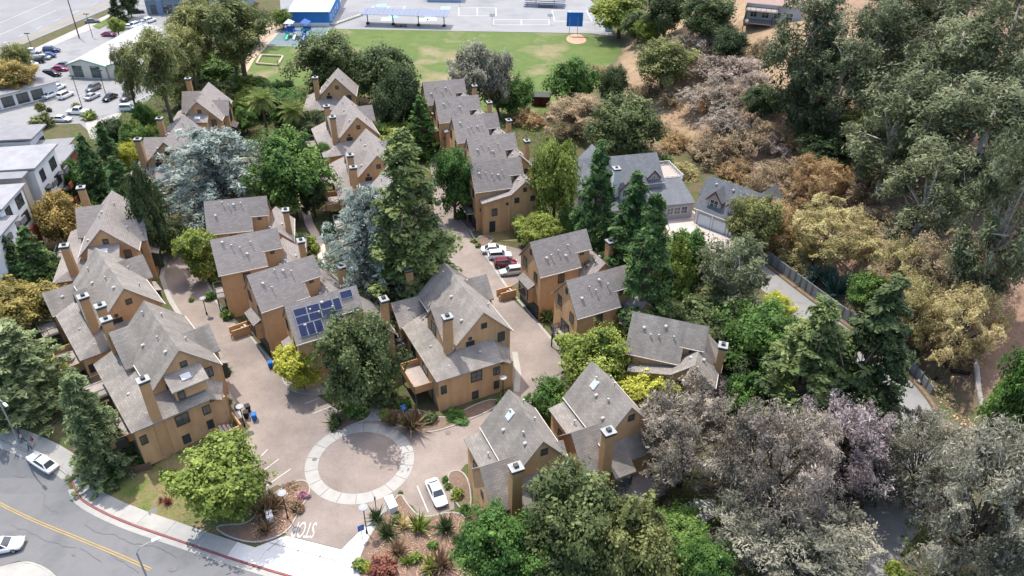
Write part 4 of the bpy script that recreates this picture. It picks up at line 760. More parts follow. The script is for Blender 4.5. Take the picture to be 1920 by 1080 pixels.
# red garden shed
c0 = P(997, 199); rs = House('garden_shed', 'small dark red shed at the lower edge of the school field', (c0[0], c0[1], 0), rad(-3), mat('shed_red', [(0.09, 0.018, 0.016), (0.13, 0.025, 0.02)], .8, 2), mat('shed_roof', [(.1, .11, .1)], .9), 'shed', z0=-.1); rs.gable('x', 0, 4.6, 0, 1.5, 3, 3.2, 2.5, 2.5, gut=False, ov=.2, og=.2); rs.door(2.2, 0, 0, -90, 1.1, 2.0, mat('shed_door', [(.06, .015, .012)], .8))
# ------------------------------------------------------------------ vegetation
def leafmesh(name, pos, nrm, length, width, tone, axis=None, rng=None, curl=0.0):
    """one diamond leaf spray per point"""
    N = len(pos); rng = rng or np.random.default_rng(1)
    nrm = nrm/np.maximum(np.linalg.norm(nrm, axis=1, keepdims=True), 1e-6)
    a = rng.normal(size=(N, 3)) if axis is None else axis
    t = a-(a*nrm).sum(1, keepdims=True)*nrm; t /= np.maximum(np.linalg.norm(t, axis=1, keepdims=True), 1e-6); b = np.cross(nrm, t)
    k_ = np.clip(rng.lognormal(-.05, .38, N), .4, 2.1); L = (length*k_)[:, None]/2; W = (width*k_*(0.75+0.5*rng.random(N)))[:, None]/2
    v = np.empty((N, 4, 3)); v[:, 0] = pos-t*L; v[:, 1] = pos+b*W+nrm*curl*W; v[:, 2] = pos+t*L; v[:, 3] = pos-b*W+nrm*curl*W
    me = bpy.data.meshes.new(name); me.vertices.add(N*4); me.vertices.foreach_set('co', v.reshape(-1).astype(np.float32))
    me.loops.add(N*4); me.loops.foreach_set('vertex_index', np.arange(N*4, dtype=np.int32)); me.polygons.add(N); me.polygons.foreach_set('loop_start', np.arange(0, N*4, 4, dtype=np.int32))
    me.polygons.foreach_set('loop_total', np.full(N, 4, dtype=np.int32)) if hasattr(me.polygons[0], 'loop_total') and False else None
    at = me.attributes.new('tone', 'FLOAT', 'FACE'); at.data.foreach_set('value', np.clip(tone, 0, 1).astype(np.float32)); me.update(calc_edges=True); me.materials.append(None); return me
def rdir(rng, n, up=0.0):
    d = rng.normal(size=(n, 3)); d[:, 2] += up; return d/np.linalg.norm(d, axis=1, keepdims=True)
def puffs(rng, cen, rr, per, out=0.6, size=0.36, asp=0.6, up=0.25, droop=0.0, shell=(0.4, 1.12), lift_=.55, turb=.38):
    """leaves spread through ellipsoidal puffs"""
    P_, N_, T_, A_ = [], [], [], []
    for c, r in zip(cen, rr):
        k = max(8, int(per*rng.uniform(.75, 1.25))); d = rdir(rng, k, up); q = c+d*np.array(r)*rng.uniform(shell[0], shell[1], (k, 1))
        q += rng.normal(size=q.shape)*0.1*np.mean(r); n = d*out+rdir(rng, k)*(1-out); n[:, 2] += lift_; ct = rng.normal()*.19
        P_.append(q); N_.append(n); T_.append(.46+ct+rng.normal(size=k)*.17)
        a = rdir(rng, k)
        if droop: a[:, 2] -= droop
        A_.append(a)
    q = np.concatenate(P_); m_ = float(np.mean([np.mean(r) for r in rr]))*turb; k = 2.2/max(np.mean([np.mean(r) for r in rr]), .05)
    q = q+m_*np.stack([np.sin(q[:, 1]*k+1.3*np.sin(q[:, 2]*k*.7)), np.sin(q[:, 2]*k+1.1+1.3*np.sin(q[:, 0]*k*.8)), .7*np.sin(q[:, 0]*k*.9+2.+1.3*np.sin(q[:, 1]*k*1.1))], 1)
    return q, np.concatenate(N_), np.concatenate(T_), np.concatenate(A_)
def limbs(b, rng, base_z, cen, r0, n, zmin=0.25, sag=0.0):
    idx = rng.permutation(len(cen))[:n]
    for i in idx:
        c = cen[i]; s_ = np.array([0, 0, base_z+rng.uniform(zmin, .8)*max(c[2]-base_z, .3)*.8]); m_ = (s_+c)/2+rng.normal(size=3)*.15*np.linalg.norm(c-s_); m_[2] -= sag
        b.tube([s_, m_, c], [r0*.5, r0*.3, r0*.12], 5, False)
PROTO = {}
def proto(kind, var):
    k = (kind, var)
    if k in PROTO: return PROTO[k]
    rng = np.random.default_rng(abs(hash(kind)) % 1000*0+sum(map(ord, kind))*17+var*101); b = MB()
    if kind in ('round', 'broad'):
        r0, h0, cb = 5.0, 9.0, .12; n = 62 if kind == 'round' else 46; d = rdir(rng, n, .25); s_ = rng.uniform(.3, 1.0, (n, 1))**.6
        cz = h0*(.55+.0*cb); cen = d*s_*np.array([r0*.86, r0*.86, h0*.4])+np.array([0, 0, cz]); cen[:, :2] *= (1+.16*np.sin(3*np.arctan2(cen[:, 1], cen[:, 0])+var*2)+.1*np.sin(5*np.arctan2(cen[:, 1], cen[:, 0])+var))[:, None]
        rr = [(q*1.1, q*1.1, q*.85) for q in rng.uniform(.7, 1.65, n)]; pp = puffs(rng, cen, rr, 400 if kind == 'round' else 520, .55, size=.34); L, W = (.3, .18) if kind == 'round' else (.33, .21)
        b.tube([(0, 0, -.6), (.1, 0, 1.2), (0, .1, 3), (.1, 0, 5.6)], [.42, .33, .26, .12], 8); limbs(b, rng, .9, cen, .3, 16)
    elif kind == 'cone':
        r0, h0, cb = 3.6, 17.0, .05; cen, rr = [], []
        for i in range(230):
            t = rng.random()**1.1; z = .5+t*(h0-.9); env = r0*(1-t**1.35)**.9*(.8+.2*min(1, t*9))*(1+.1*math.sin(7*t*6+var))+.12; a = rng.random()*6.283; q = env*rng.uniform(.4, .92); cen.append((q*math.cos(a), q*math.sin(a), z)); w_ = rng.uniform(.45, .85)*(1.15-t*.6); rr.append((w_, w_, w_*.8))
        cen = np.array(cen); pp = puffs(rng, cen, rr, 130, .55, up=.15, droop=.6); L, W = .33, .15
        b.tube([(0, 0, -.6), (0, 0, 6), (0, 0, h0-.5)], [.45, .3, .04], 8); limbs(b, rng, 0, cen, .12, 40, .8)
    elif kind in ('cedar', 'deodar'):
        flat = kind == 'cedar'; r0, h0, cb = (7.0, 9.5, .12) if flat else (4.2, 14.0, .05); cen, rr = [], []
        lv = 11 if flat else 17
        for i in range(lv):
            t = (i+.3)/lv; z = h0*(.14+.84*t) if flat else h0*(.05+.93*t); env = r0*((1-t**3)*.72+.28) if flat else r0*(1-t)**.8+.25; nb = int(11-5*t) if flat else int(10-5*t)
            for j in range(nb):
                a = 6.283*(j+rng.random()*.8)/nb+i; el = env*rng.uniform(.72, 1.08)
                for s_ in np.linspace(.22, 1, 6 if flat else 5):
                    q = el*s_; dr = (-.06*q if flat else -.28*q*s_); cen.append((q*math.cos(a)+rng.normal()*.18, q*math.sin(a)+rng.normal()*.18, z+dr+rng.normal()*.12)); w_ = (.75 if flat else .55)*(1.1-.35*s_); rr.append((w_, w_, .22 if flat else .3))
                b.tube([(0, 0, z-.3), (el*.5*math.cos(a), el*.5*math.sin(a), z-.05*el), (el*.9*math.cos(a), el*.9*math.sin(a), z-(.1 if flat else .25)*el)], [.1, .06, .02], 4, False)
        cen = np.array(cen); pp = puffs(rng, cen, rr, 44 if flat else 46, .35, up=.5, droop=.15 if flat else .7); pp = (pp[0], pp[1]+np.array([0, 0, .5]), pp[2], pp[3]); L, W = (.42, .11) if flat else (.42, .12)
        b.tube([(0, 0, -.6), (0, 0, 5), (0, 0, h0-.4)], [.5, .34, .05], 8)
    elif kind == 'pine':
        r0, h0, cb = 5.0, 13.0, .4; n = 34; d = rdir(rng, n, .1); cen = d*np.array([r0*.78, r0*.78, h0*.24])*rng.uniform(.5, 1, (n, 1))+np.array([0, 0, h0*.7]); rr = [(q, q, q*.6) for q in rng.uniform(1.0, 1.7, n)]; pp = puffs(rng, cen, rr, 520, .6, up=.5); L, W = .36, .13
        b.tube([(0, 0, -.6), (.2, .1, 4), (-.1, .2, 8), (0, 0, 11)], [.38, .3, .2, .08], 7); limbs(b, rng, 4, cen, .24, 16)
    elif kind == 'euc':
        r0, h0, cb = 5.0, 18.0, .14; n = 95; t = rng.random(n); z = h0*(.2+.76*t); q = r0*np.sqrt(rng.random(n))*(.55+.45*np.sin(np.clip(t*3.0, 0, 3.14)))*.92; a = rng.random(n)*6.283; cen = np.stack([q*np.cos(a), q*np.sin(a), z], 1); rr = [(q_*.9, q_*.9, q_*1.25) for q_ in rng.uniform(.75, 1.3, n)]
        pp = puffs(rng, cen, rr, 210, .4, up=.2, droop=1.0); L, W = .42, .13
        b.tube([(0, 0, -1), (.25, .1, 5), (-.2, .3, 10), (.2, 0, 16)], [.5, .38, .26, .08], 8); limbs(b, rng, 3, cen, .3, 20)
    elif kind == 'fluff':                       # billowing grey acacia: irregular drooping clumps
        r0, h0, cb = 6.0, 9.5, .05; n = 120; d = rdir(rng, n, .3); az = np.arctan2(d[:, 1], d[:, 0]); cen = d*np.array([r0*.88, r0*.88, h0*.42])*rng.uniform(.4, 1.05, (n, 1))**.6*(1+.15*np.sin(3*az+var)+.1*np.sin(5*az+2*var))[:, None]+np.array([0, 0, h0*.5]); rr = [(q*rng.uniform(.7, 1.3), q*rng.uniform(.7, 1.3), q*rng.uniform(.6, 1.1)) for q in rng.uniform(.4, 1.25, n)]
        pp = puffs(rng, cen, rr, 360, .35, up=.45, droop=.5, turb=.6); L, W = .27, .075; b.tube([(0, 0, -.6), (.2, 0, 2), (0, .1, 5)], [.4, .3, .14], 7); limbs(b, rng, .6, cen, .25, 30)
    elif kind == 'brush':                       # low dome of dry foliage over many grey stems
        r0, h0, cb = 4.0, 3.2, .02; n = 130; d = rdir(rng, n, .5); d[:, 2] = np.abs(d[:, 2]); cen = d*np.array([r0*.92, r0*.92, h0*.82])*rng.uniform(.45, 1.05, (n, 1)); az = np.arctan2(cen[:, 1], cen[:, 0]); cen[:, :2] *= (1+.22*np.sin(2*az+var*2.1)+.14*np.sin(5*az+var))[:, None]; cen[:, 2] = cen[:, 2]*rng.uniform(.7, 1.12, n)+.15; rr = [(q*1.2, q*1.2, q*.6) for q in rng.uniform(.25, .75, n)]
        pp = puffs(rng, cen, rr, 150, .3, up=.5, lift_=.9, turb=.6); L, W = .17, .085
        for c in cen[:80]: m_ = c*.55+rng.normal(size=3)*.18; b.tube([(c[0]*.1, c[1]*.1, -.4), m_, c*1.04+rng.normal(size=3)*.1], [.07, .04, .018], 4, False)
    elif kind == 'shrub':
        r0, h0, cb = 1.0, 1.1, .0; n = 26; d = rdir(rng, n, .5); d[:, 2] = np.abs(d[:, 2]); cen = d*np.array([.72, .72, .75])*rng.uniform(.4, 1, (n, 1)); cen[:, 2] += .08; rr = [(q, q, q*.9) for q in rng.uniform(.2, .36, n)]; pp = puffs(rng, cen, rr, 70, .6, up=.3); L, W = .15, .1
        for c in cen[:8]: b.tube([(0, 0, -.15), c*.5, c], [.04, .03, .01], 4, False)
    elif kind == 'spiky':
        r0, h0, cb = 1.0, 1.1, .0; n = 130; a = rng.random(n)*6.283; el = rng.uniform(.45, 1.45, n); ax = np.stack([np.cos(a)*np.cos(el), np.sin(a)*np.cos(el), np.sin(el)], 1); ln = rng.uniform(.75, 1.15, n); pos = ax*ln[:, None]*.5; nr = np.stack([-np.cos(a)*np.sin(el), -np.sin(a)*np.sin(el), np.cos(el)], 1)+rng.normal(size=(n, 3))*.25; pp = (pos, nr, .5+rng.normal(size=n)*.22, ax); L, W = 1.0, .085; b.tube([(0, 0, -.1), (0, 0, .2)], [.1, .05], 6)
    me = leafmesh('crown', pp[0], pp[1], L, W, pp[2], pp[3], rng); tk = b.me('trunk', None, True); tk.materials.clear(); tk.materials.append(None)
    z = pp[0][:, 2]; hh = float(np.quantile(z, .998)); rr_ = float(np.quantile(np.hypot(pp[0][:, 0], pp[0][:, 1]), .975))
    PROTO[k] = (me, tk, rr_, hh, cb); return PROTO[k]
CBK = dict(round=.1, broad=.1, cone=.04, cedar=.12, deodar=.04, pine=.42, euc=.12, fluff=.04, brush=.0, shrub=0, spiky=0)
def solve(kind, x0, y0, x1, y1):
    """from the outline box of a crown in the photograph to its standing point, radius and height"""
    cb = CBK[kind]; xm = xc = (x0+x1)/2
    if kind == 'brush': B = T(xc, y0+(y1-y0)*.64); r = (x1-x0)/2*Q(B)[2]/F*1.14; return B, r, min(.85*r, .3+(y1-y0)*.5*Q(B)[2]/F)
    for it in range(3):
        lo, hi = y0-20., y1+60.
        for _ in range(14):
            yb = (lo+hi)/2; B = T(xc, yb); zc = Q(B)[2]; r = (x1-x0)/2*zc/F; a, b = .1, 60.
            for _ in range(14):
                h = (a+b)/2
                if Q((B[0], B[1]+.35*r, B[2]+h))[1] > y0: a = h
                else: b = h
            yn = Q((B[0], B[1]-.72*r, B[2]+cb*h+.12*h))[1]
            if yn < y1: lo = yb
            else: hi = yb
        xc += xm-Q((B[0], B[1], B[2]+h*(.45 if kind in ('cone', 'deodar') else .72 if kind == 'pine' else .55)))[0]
    if kind in ('fluff', 'round', 'broad'): r *= 1.12
    if kind == 'cone': r *= 1.18
    if kind == 'cedar': r *= 1.15
    if kind == 'spiky': h = min(h, 1.1*r); r *= .9
    if kind == 'shrub': h = min(h, 1.35*r)
    return B, r, max(h, .3)
TN = [0]
def tree(kind, leaf, box, label, name='tree', cat='tree', group=None, bark=None, at=None):
    TN[0] += 1; B, r, h = solve(kind, *box) if at is None else at
    me, tk, r0, h0, cb = proto(kind, TN[0] % (3 if kind not in ('pine', 'spiky') else 2))
    e = empty(name, B, (TN[0]*2.4) % 6.28, label, cat, group); e.scale = (r/r0, r/r0, h/h0)
    o = add('crown', me, e); o.material_slots[0].link = 'OBJECT'; o.material_slots[0].material = LEAF[leaf]
    o = add('trunk', tk, e); o.material_slots[0].link = 'OBJECT'; o.material_slots[0].material = bark or (M_BARKG if kind in ('euc',) else M_TWIG if kind == 'brush' else M_BARK)
    return e
TREES = '''
cone dark 203 -8 234 40|dark conical cypress at the top edge beside the boulevard
round lime 204 31 233 64|small round yellow green tree beside the boulevard
round dark 222 -25 256 24|dark spreading tree at the top edge left of the blue grey shop
round olive 10 80 58 140|upper olive tree among the parked cars at the left edge
round autumn -16 108 60 178|lower brownish olive tree at the left edge of the parking lot
pine olive 312 8 402 130|olive pine above the hall roof
pine olive 382 -12 505 130|large pine at the top left of the school playground
pine olive 245 48 340 215|tall bare trunked pine beside the hall
pine olive 212 80 262 195|leaning thin trunked pine beside the hall corner
pine olive 318 48 388 150|middle pine of the clump right of the hall
broad green 342 95 446 165|broad green tree between the pines and the playground dirt
round oak 440 5 500 75|dark tree left of the blue classroom
round lime 512 15 545 50|bright bush tree against the blue classroom
broad lime 425 136 505 190|yellow green tree above the palms
broad green 480 150 550 200|green tree left of the big dark field tree
round olive 350 128 398 172|small grey green tree above the farthest left townhouse
cone redwood 148 248 208 400|tall redwood beside the white apartment block
cone redwood 182 228 226 330|redwood behind the others near the white apartment block
cone redwood 204 288 268 430|redwood in front, between apartments and townhouses
broad dark 248 300 305 470|dark evergreen behind the top left townhouse
round yellow 222 262 268 320|yellow green tree behind the apartment redwoods
round dark 188 222 238 275|dark round tree above the apartment redwoods
round green 250 188 292 250|light green tree below the parking lot
cone redwood -8 436 62 545|left redwood of the pair in front of the apartments
cone redwood 34 420 102 545|right redwood of the pair in front of the apartments
broad autumn 70 358 146 460|autumn tinted tree against the apartment facade
broad autumn -20 516 106 630|orange brown tree left of the middle left townhouse
cedar blue 303 232 506 412|spreading blue cedar above the centre block
broad green 474 244 606 400|broad green tree right of the spreading blue cedar
round oak 556 56 672 178|large dark tree standing by the school field
round oak 668 82 772 190|dark olive tree right of the large field tree
round dark 708 122 792 250|very dark round oak between the middle and right rows
round green 640 115 690 160|small green tree behind the farthest middle townhouse
cone green 764 176 818 285|slim bright green tree left of the right row
round grey 848 76 934 200|silvery grey tree at the edge of the school field
round grey 905 92 964 200|second silvery tree, right of the first one by the field
round green 930 140 998 212|rounded green tree left of the red shed
broad green 1030 103 1116 200|leafy green tree right of the red shed
round dark 1125 120 1178 195|dark round oak at the foot of the field slope
round oak 1108 176 1232 300|large dark oak behind the mansion
broad lime 1112 -25 1216 62|light green tree right of the school court
round dark 1208 -30 1292 60|dark tree at the top edge above the slope
round oak 1284 -15 1376 70|dark oak left of the hilltop house
round olive 1194 66 1296 165|tangled dark scrub oak halfway up the slope
round dark 1334 52 1398 112|dark windblown cypress below the hilltop house
cone redwood 1074 260 1156 495|left redwood of the three in front of the mansion
cone redwood 1138 316 1226 540|middle redwood of the three in front of the mansion
cone redwood 1162 356 1258 630|right and nearest redwood of the three in front of the mansion
cone redwoodlit 688 236 842 575|tallest light tipped redwood in the centre of the complex
cedar blue 612 342 770 560|second blue cedar left of the tallest redwood
round green 814 273 890 395|dense green tree beside the drive left of the right row
round lime 1000 256 1082 405|bright green tree left of the mansion
round lime 974 398 1052 462|rounded bright tree behind the bay window house
round green 1050 385 1090 440|small green tree left of the redwood trio
round olive 1372 362 1456 470|olive brown tree in front of the carriage garage
broad green 1246 420 1332 560|bright green tree below the mansion forecourt
broad lime 1230 445 1300 580|yellow green tree right of the nearest redwood
euc euc 1308 440 1440 610|feathery grey green tree right of the forecourt
round oak 1258 548 1402 660|dark broad tree behind the turned townhouse
round green 1360 566 1492 720|green tree filling the gully left of the hill road
round dark 1320 622 1440 730|dark tree right of the turned townhouse chimney
round yellow 1428 543 1484 610|yellow orange small tree by the hill road
cone redwoodlit 1424 546 1590 846|pale green conifer of the pair beside the hill road
cone oak 1540 506 1690 838|darker conifer of the pair beside the hill road
broad lime 1052 612 1178 748|yellow green tree left of the turned townhouse
cone lime 1090 612 1160 740|upright light green cypress left of the turned townhouse
broad yellow 1168 694 1264 790|golden yellow tree between two near townhouses
broad green 988 710 1064 800|airy green tree at the lower right drive
round oak 598 582 738 768|large oak above the roundabout
broad yellow 518 646 594 728|yellow tree in the bed by the left drive
deodar deodar -50 588 128 780|large deodar cedar left of the street side townhouse
deodar deodar 112 688 236 892|nearer deodar cedar beside the street sidewalk
broad lime 340 836 488 985|glossy magnolia dotted with white blooms on the front lawn
fluff pink 1198 718 1384 940|pinkish grey tree right of the nearest townhouses
fluff pink 1368 752 1560 1030|large pinkish grey tree at lower right centre
fluff mauve 1478 738 1662 960|mauve tipped tree above the large pinkish one
fluff grey 1360 900 1620 1130|grey green tree at the bottom right centre
fluff grey 1655 772 1810 970|grey tree right of the road bend
fluff grey 1740 784 1970 1120|large grey tree in the lower right corner
fluff mauve 1308 700 1384 790|small mauve tree beside the turned townhouse
broad green 1364 700 1452 830|green tree between the mauve trees
round oak 988 882 1162 1110|large oak in front of the nearest townhouse
round green 862 944 1012 1130|green tree at the bottom centre
broad olive 1118 928 1262 1130|yellow green tree at the bottom edge right of centre
broad green 1210 968 1330 1060|bright green tree left of the pale clearing
round green 1276 1010 1372 1120|dark green tree at the bottom edge below the clearing
round grey 1112 884 1178 945|small dark grey shrub tree below the second near townhouse
broad lime 338 430 404 520|lime green tree at the end of the left drive
broad green 1856 652 1950 840|bright green tree at the right edge
euc euc 1440 -30 1582 210|dark eucalyptus left in the hill grove at the top
euc euc 1572 -10 1702 185|eucalyptus second from left in the hill grove
euc euc 1680 -40 1810 150|eucalyptus at the top edge of the hill grove
euc euc 1796 -40 1950 230|eucalyptus in the top right corner
euc euc 1596 120 1762 350|eucalyptus in the middle of the hill grove
euc euc 1740 130 1950 380|pale limbed eucalyptus right in the hill grove
euc euc 1660 262 1810 470|dark eucalyptus low in the hill grove
euc euc 1818 210 1960 560|pale trunked eucalyptus at the right edge
euc euc 1700 20 1860 250|eucalyptus behind the middle of the hill grove
round oak 1640 200 1740 300|dark oak under the hill grove
fluff buckeye 1020 176 1146 262|brown domed buckeye left of the large mansion oak
brush orange 960 192 1024 255|orange brown buckeye beside the right row chimneys
brush brushgrey 1288 40 1384 110|bare greyish thicket high on the slope
brush brushgrey 1284 92 1394 160|bare greyish thicket in the middle of the slope
brush buckeye 1100 108 1150 165|brown brush at the end of the school field
brush buckeye 1228 148 1290 215|brown brush below the tangled scrub oak
brush brushgrey 1284 140 1400 225|wide mauve grey thicket on the slope
brush brushgrey 1376 120 1446 190|grey thicket left of the eucalyptus
brush brushgrey 1316 196 1424 275|grey bare thicket above the carriage garage
brush orange 1236 222 1300 305|orange buckeye above the mansion deck
brush buckeye 1290 236 1400 325|brown buckeye right behind the carriage garage
brush buckeye 1384 208 1482 310|brown buckeye dome right of the garage
brush orange 1440 200 1524 300|orange buckeye under the eucalyptus trunks
fluff buckeye 1404 296 1514 392|wide brown buckeye above the hill road
fluff orange 1480 292 1586 392|large orange buckeye right of the garage
fluff orange 1400 372 1504 470|orange buckeye just above the road wall
fluff strawy 1494 378 1640 500|straw coloured buckeye above the agaves
brush strawy 1440 440 1560 525|straw coloured brush left of the agaves
fluff strawy 1648 440 1760 560|straw coloured buckeye left of the pale trunk
fluff buckeye 1736 432 1884 585|brown buckeye under the pale eucalyptus trunk
fluff strawy 1652 520 1772 665|olive straw buckeye above the road wall
fluff strawy 1740 530 1876 690|olive straw buckeye by the fallen log
round dark 1394 156 1468 222|dark bush on the slope left of the eucalyptus
round dark 1474 184 1552 255|dark shrub below the eucalyptus trunks
round dark 1504 248 1602 312|dark ragged oak above the orange buckeye
round green 1592 505 1672 590|bright green young tree above the agaves
brush buckeye 1560 300 1660 400|brown brush at the foot of the hill grove
round oak 1170 20 1230 75|dark green bush at the court corner
round lime 1188 30 1240 80|light bush at the top of the slope
broad lime 440 160 520 215|lime shrub tree behind the palms
round olive 380 150 440 205|grey green tree right of the farthest left townhouse
broad green 395 120 450 165|green tree by the playground dirt strip
round green 1000 390 1030 420|small green bush tree behind the right row end
round green 150 380 196 440|green tree between redwoods and top left townhouse
broad yellow 60 680 130 740|yellow green patch tree left of the middle left townhouse
round green 700 230 740 280|green tree between the middle row and the slim tree
broad lime 715 232 790 290|yellow green tree left of the right row
round dark 560 205 620 260|dark bush right of the second palm
round oak 1200 560 1280 650|dark oak below the nearest redwood
round dark 1100 470 1180 560|dark understorey tree behind the black balcony house
round green 1420 700 1500 790|green tree under the pale conifer
round green 1590 775 1670 845|green undergrowth tree at the foot of the dark conifer
round grey 1480 980 1600 1110|grey shrub tree at the bottom right centre
fluff grey 1860 900 1990 1130|grey tree at the right bottom corner edge
euc euc 1510 60 1640 250|eucalyptus in the second rank of the hill grove left side
euc euc 1600 -50 1740 130|eucalyptus at the top edge, left of the hill grove centre
euc euc 1740 -60 1880 90|eucalyptus at the very top right of the hill grove
euc euc 1850 90 1990 320|tall eucalyptus at the right edge below the corner one
euc euc 1690 120 1810 300|slender eucalyptus in the heart of the hill grove
euc euc 1480 100 1560 240|young eucalyptus at the left foot of the grove
round olive 1560 200 1640 270|olive scrub under the eucalyptus grove
brush buckeye 1600 380 1690 450|brown brush below the grove, left of the straw buckeye
brush brushgrey 1540 230 1640 300|grey dry brush under the grove edge
brush buckeye 1660 600 1740 660|low brown brush just above the retaining wall
brush orange 1340 290 1420 350|orange brush directly above the garage roof
brush buckeye 1180 150 1240 200|brown brush beside the foot of the slope
brush brushgrey 1250 60 1310 110|grey brush beside the tangled scrub oak
brush strawy 1400 150 1470 210|straw brush on the upper slope
pine olive 400 40 470 130|olive pine beside the playground dirt
pine olive 350 -20 420 80|pine at the top edge left of the playground
broad green 300 110 352 190|green tree at the hall's right corner
broad olive 320 140 380 200|olive bush tree behind the farthest left townhouse
broad lime 230 225 275 275|yellow green tree by the service drive
broad green 180 330 240 400|green tree filling the gap beside the apartments
broad yellow 270 330 300 380|yellow green bush left of the spreading cedar
round dark 620 215 680 260|dark tree between the palms and the middle group
broad green 505 165 570 225|leafy tree left of the farthest middle townhouse
brush brushgrey 1330 95 1440 160|wide grey thicket right of the windblown cypress
brush buckeye 1400 60 1460 125|brown brush below the hilltop house
brush buckeye 1130 250 1250 310|brown brush behind the mansion roof
round lime 262 232 312 290|yellow green tree left of the cedar hidden townhouse
broad green 226 226 280 300|leafy green tree below the service drive
round dark 292 250 335 310|dark bush tree at the cedar hidden townhouse wall
broad green 120 300 165 380|green tree tight against the apartment end wall
round oak 268 400 312 470|dark oak right of the top left townhouse
round dark 300 410 350 470|dark shrub tree under the spreading cedar's left side
broad green 440 200 480 245|green tree left of the left date palm
round green 590 265 630 320|green tree left of the third middle townhouse
round dark 560 330 610 400|dark tree beside the garden path top
broad green 690 300 740 350|green tree at the foot of the tallest redwood
round green 1240 600 1300 660|green bush tree right of the turned townhouse roof
round olive 1460 600 1530 680|olive tree left of the pale conifer
fluff grey 1600 860 1680 960|small grey tree at the left edge of the road bend
brush orange 1300 170 1360 220|orange brush amid the grey thickets
brush strawy 1250 300 1310 345|straw brush between mansion and slope
brush buckeye 1200 215 1260 270|brown brush right of the large mansion oak
brush brushgrey 1420 240 1500 300|grey brush above the orange buckeye
brush buckeye 1330 340 1400 380|brown brush touching the garage roof
round oak 1380 600 1450 690|dark oak in the gully below the yellow orange tree
'''
for ln in TREES.strip().split('\n'):
    a, lab = ln.split('|'); k, lf, *bx = a.split(); lf_ = lf; nm = 'buckeye_tree' if k == 'fluff' and lf in ('strawy', 'buckeye', 'orange') else {'cone': 'conifer_tree', 'cedar': 'blue_cedar_tree', 'deodar': 'deodar_tree', 'pine': 'pine_tree', 'euc': 'eucalyptus_tree', 'brush': 'buckeye_tree', 'fluff': 'acacia_tree'}.get(k, 'broadleaf_tree')
    if lf == 'brushgrey': nm = 'dry_thicket'
    tree(k, lf, tuple(float(q) for q in bx), lab, nm, 'bush' if nm == 'dry_thicket' else 'tree', 'trees and brush around the complex')
# magnolia blooms are stuff on the tree's crown
SHRUBS = '''
shrub green 278 462 306 502|round green shrub at the head of the left drive
shrub green 400 662 430 702|round green shrub beside the street side townhouse roof
shrub lime 350 548 362 565|tiny shrub behind the middle left townhouse
shrub green 410 575 440 600|dark green shrub at the right edge of the left drive
shrub green 376 520 400 560|leafy shrub by the left drive bend
shrub lime 388 500 410 530|lime shrub by the left drive bend
shrub green 745 745 772 768|trimmed green ball shrub behind the blue bin bed
shrub green 745 764 768 792|trimmed ball shrub left of the corner balcony
shrub oak 790 755 820 795|dark ball shrub at the corner of the large townhouse
shrub green 826 888 842 904|upper trimmed ball shrub beside the white sedan
shrub green 832 902 848 918|lower trimmed ball shrub beside the white sedan
shrub lime 845 893 872 935|light bushy shrub along the near townhouse deck
shrub green 858 925 885 965|green shrub at the near townhouse corner
shrub bronze 528 908 560 925|reddish shrub at the tip of the lamp bed
shrub bronze 542 925 572 960|bronze ground shrub in the lamp bed
shrub magenta 556 920 580 938|pink flowering shrub at the tip of the lamp bed
shrub red 690 1046 746 1088|large red shrub at the bottom edge of the mulch garden
shrub lime 660 1036 692 1070|yellow green shrub at the driveway corner
shrub yellow 676 1040 700 1072|yellow flowering shrub at the driveway corner
shrub green 800 1000 822 1030|small dark bush tree in the mulch garden
shrub lime 764 1022 792 1055|bright grassy clump in the mulch garden
shrub olive 730 960 760 985|grey green shrub by the utility box
shrub olive 745 905 755 925|small olive shrub at the garden tip
shrub green 1015 560 1040 600|leafy bush between the two right drive houses
shrub lime 882 444 896 456|light trimmed shrub at the kerb island
shrub green 890 452 902 464|trimmed shrub at the kerb island beside the white car
shrub green 850 390 875 412|dark hedge bush beside the blue bin
shrub oak 640 700 700 760|dark ground shrub under the large oak
shrub oak 690 705 745 760|wide green hedge mass right of the large oak
shrub lime 712 765 735 785|yellow green shrub at the end of the garden path
shrub oak 612 778 640 805|dark shrub at the roundabout kerb
shrub green 640 748 690 785|low green hedge above the roundabout
shrub green 930 735 950 760|low green shrub at the lower right corner of the large townhouse
shrub green 830 770 880 795|green shrub along the large townhouse base
shrub green 540 430 590 475|bushy shrub below the fan palms
shrub lime 560 420 600 470|bright shrub right of the fan palms
shrub green 600 400 630 440|green shrub by the garden path
shrub green 620 500 660 540|dark shrub at the foot of the second blue cedar
shrub green 570 470 605 505|green shrub beside the garden path bend
shrub lime 605 465 630 500|yellow green shrub beside the garden path bend
shrub dark 1300 265 1330 300|dark bush on the slope above the mansion deck
shrub green 1225 285 1265 320|green bush behind the mansion deck
shrub green 965 425 1000 452|green bush behind the parked white cars
shrub green 255 840 300 868|low bush at the lawn corner
shrub green 165 870 230 912|low dark hedge under the nearer deodar
shrub green 300 880 340 905|small bush on the front lawn
shrub olive 52 208 95 240|brown shrub beside the low shop
shrub dark 84 198 96 210|small dark ball bush in the parking lot
shrub olive 190 228 220 250|dark green bush at the sloping service drive
shrub lime 150 205 180 225|light bush at the parking lot island
shrub olive 1660 660 1680 690|small olive bush along the retaining wall
shrub lime 1660 1040 1700 1085|yellow green clump at the bottom of the road
shrub green 1440 660 1500 720|green shrub beside the pale conifer
shrub lime 205 205 240 260|small slim green bush below the parking lot
shrub yellow 95 465 125 500|yellow shrub by the middle left chimney
shrub green 125 490 155 525|green shrub between the left chimneys
shrub green 1010 770 1040 800|green bush at the foot of the airy tree
'''
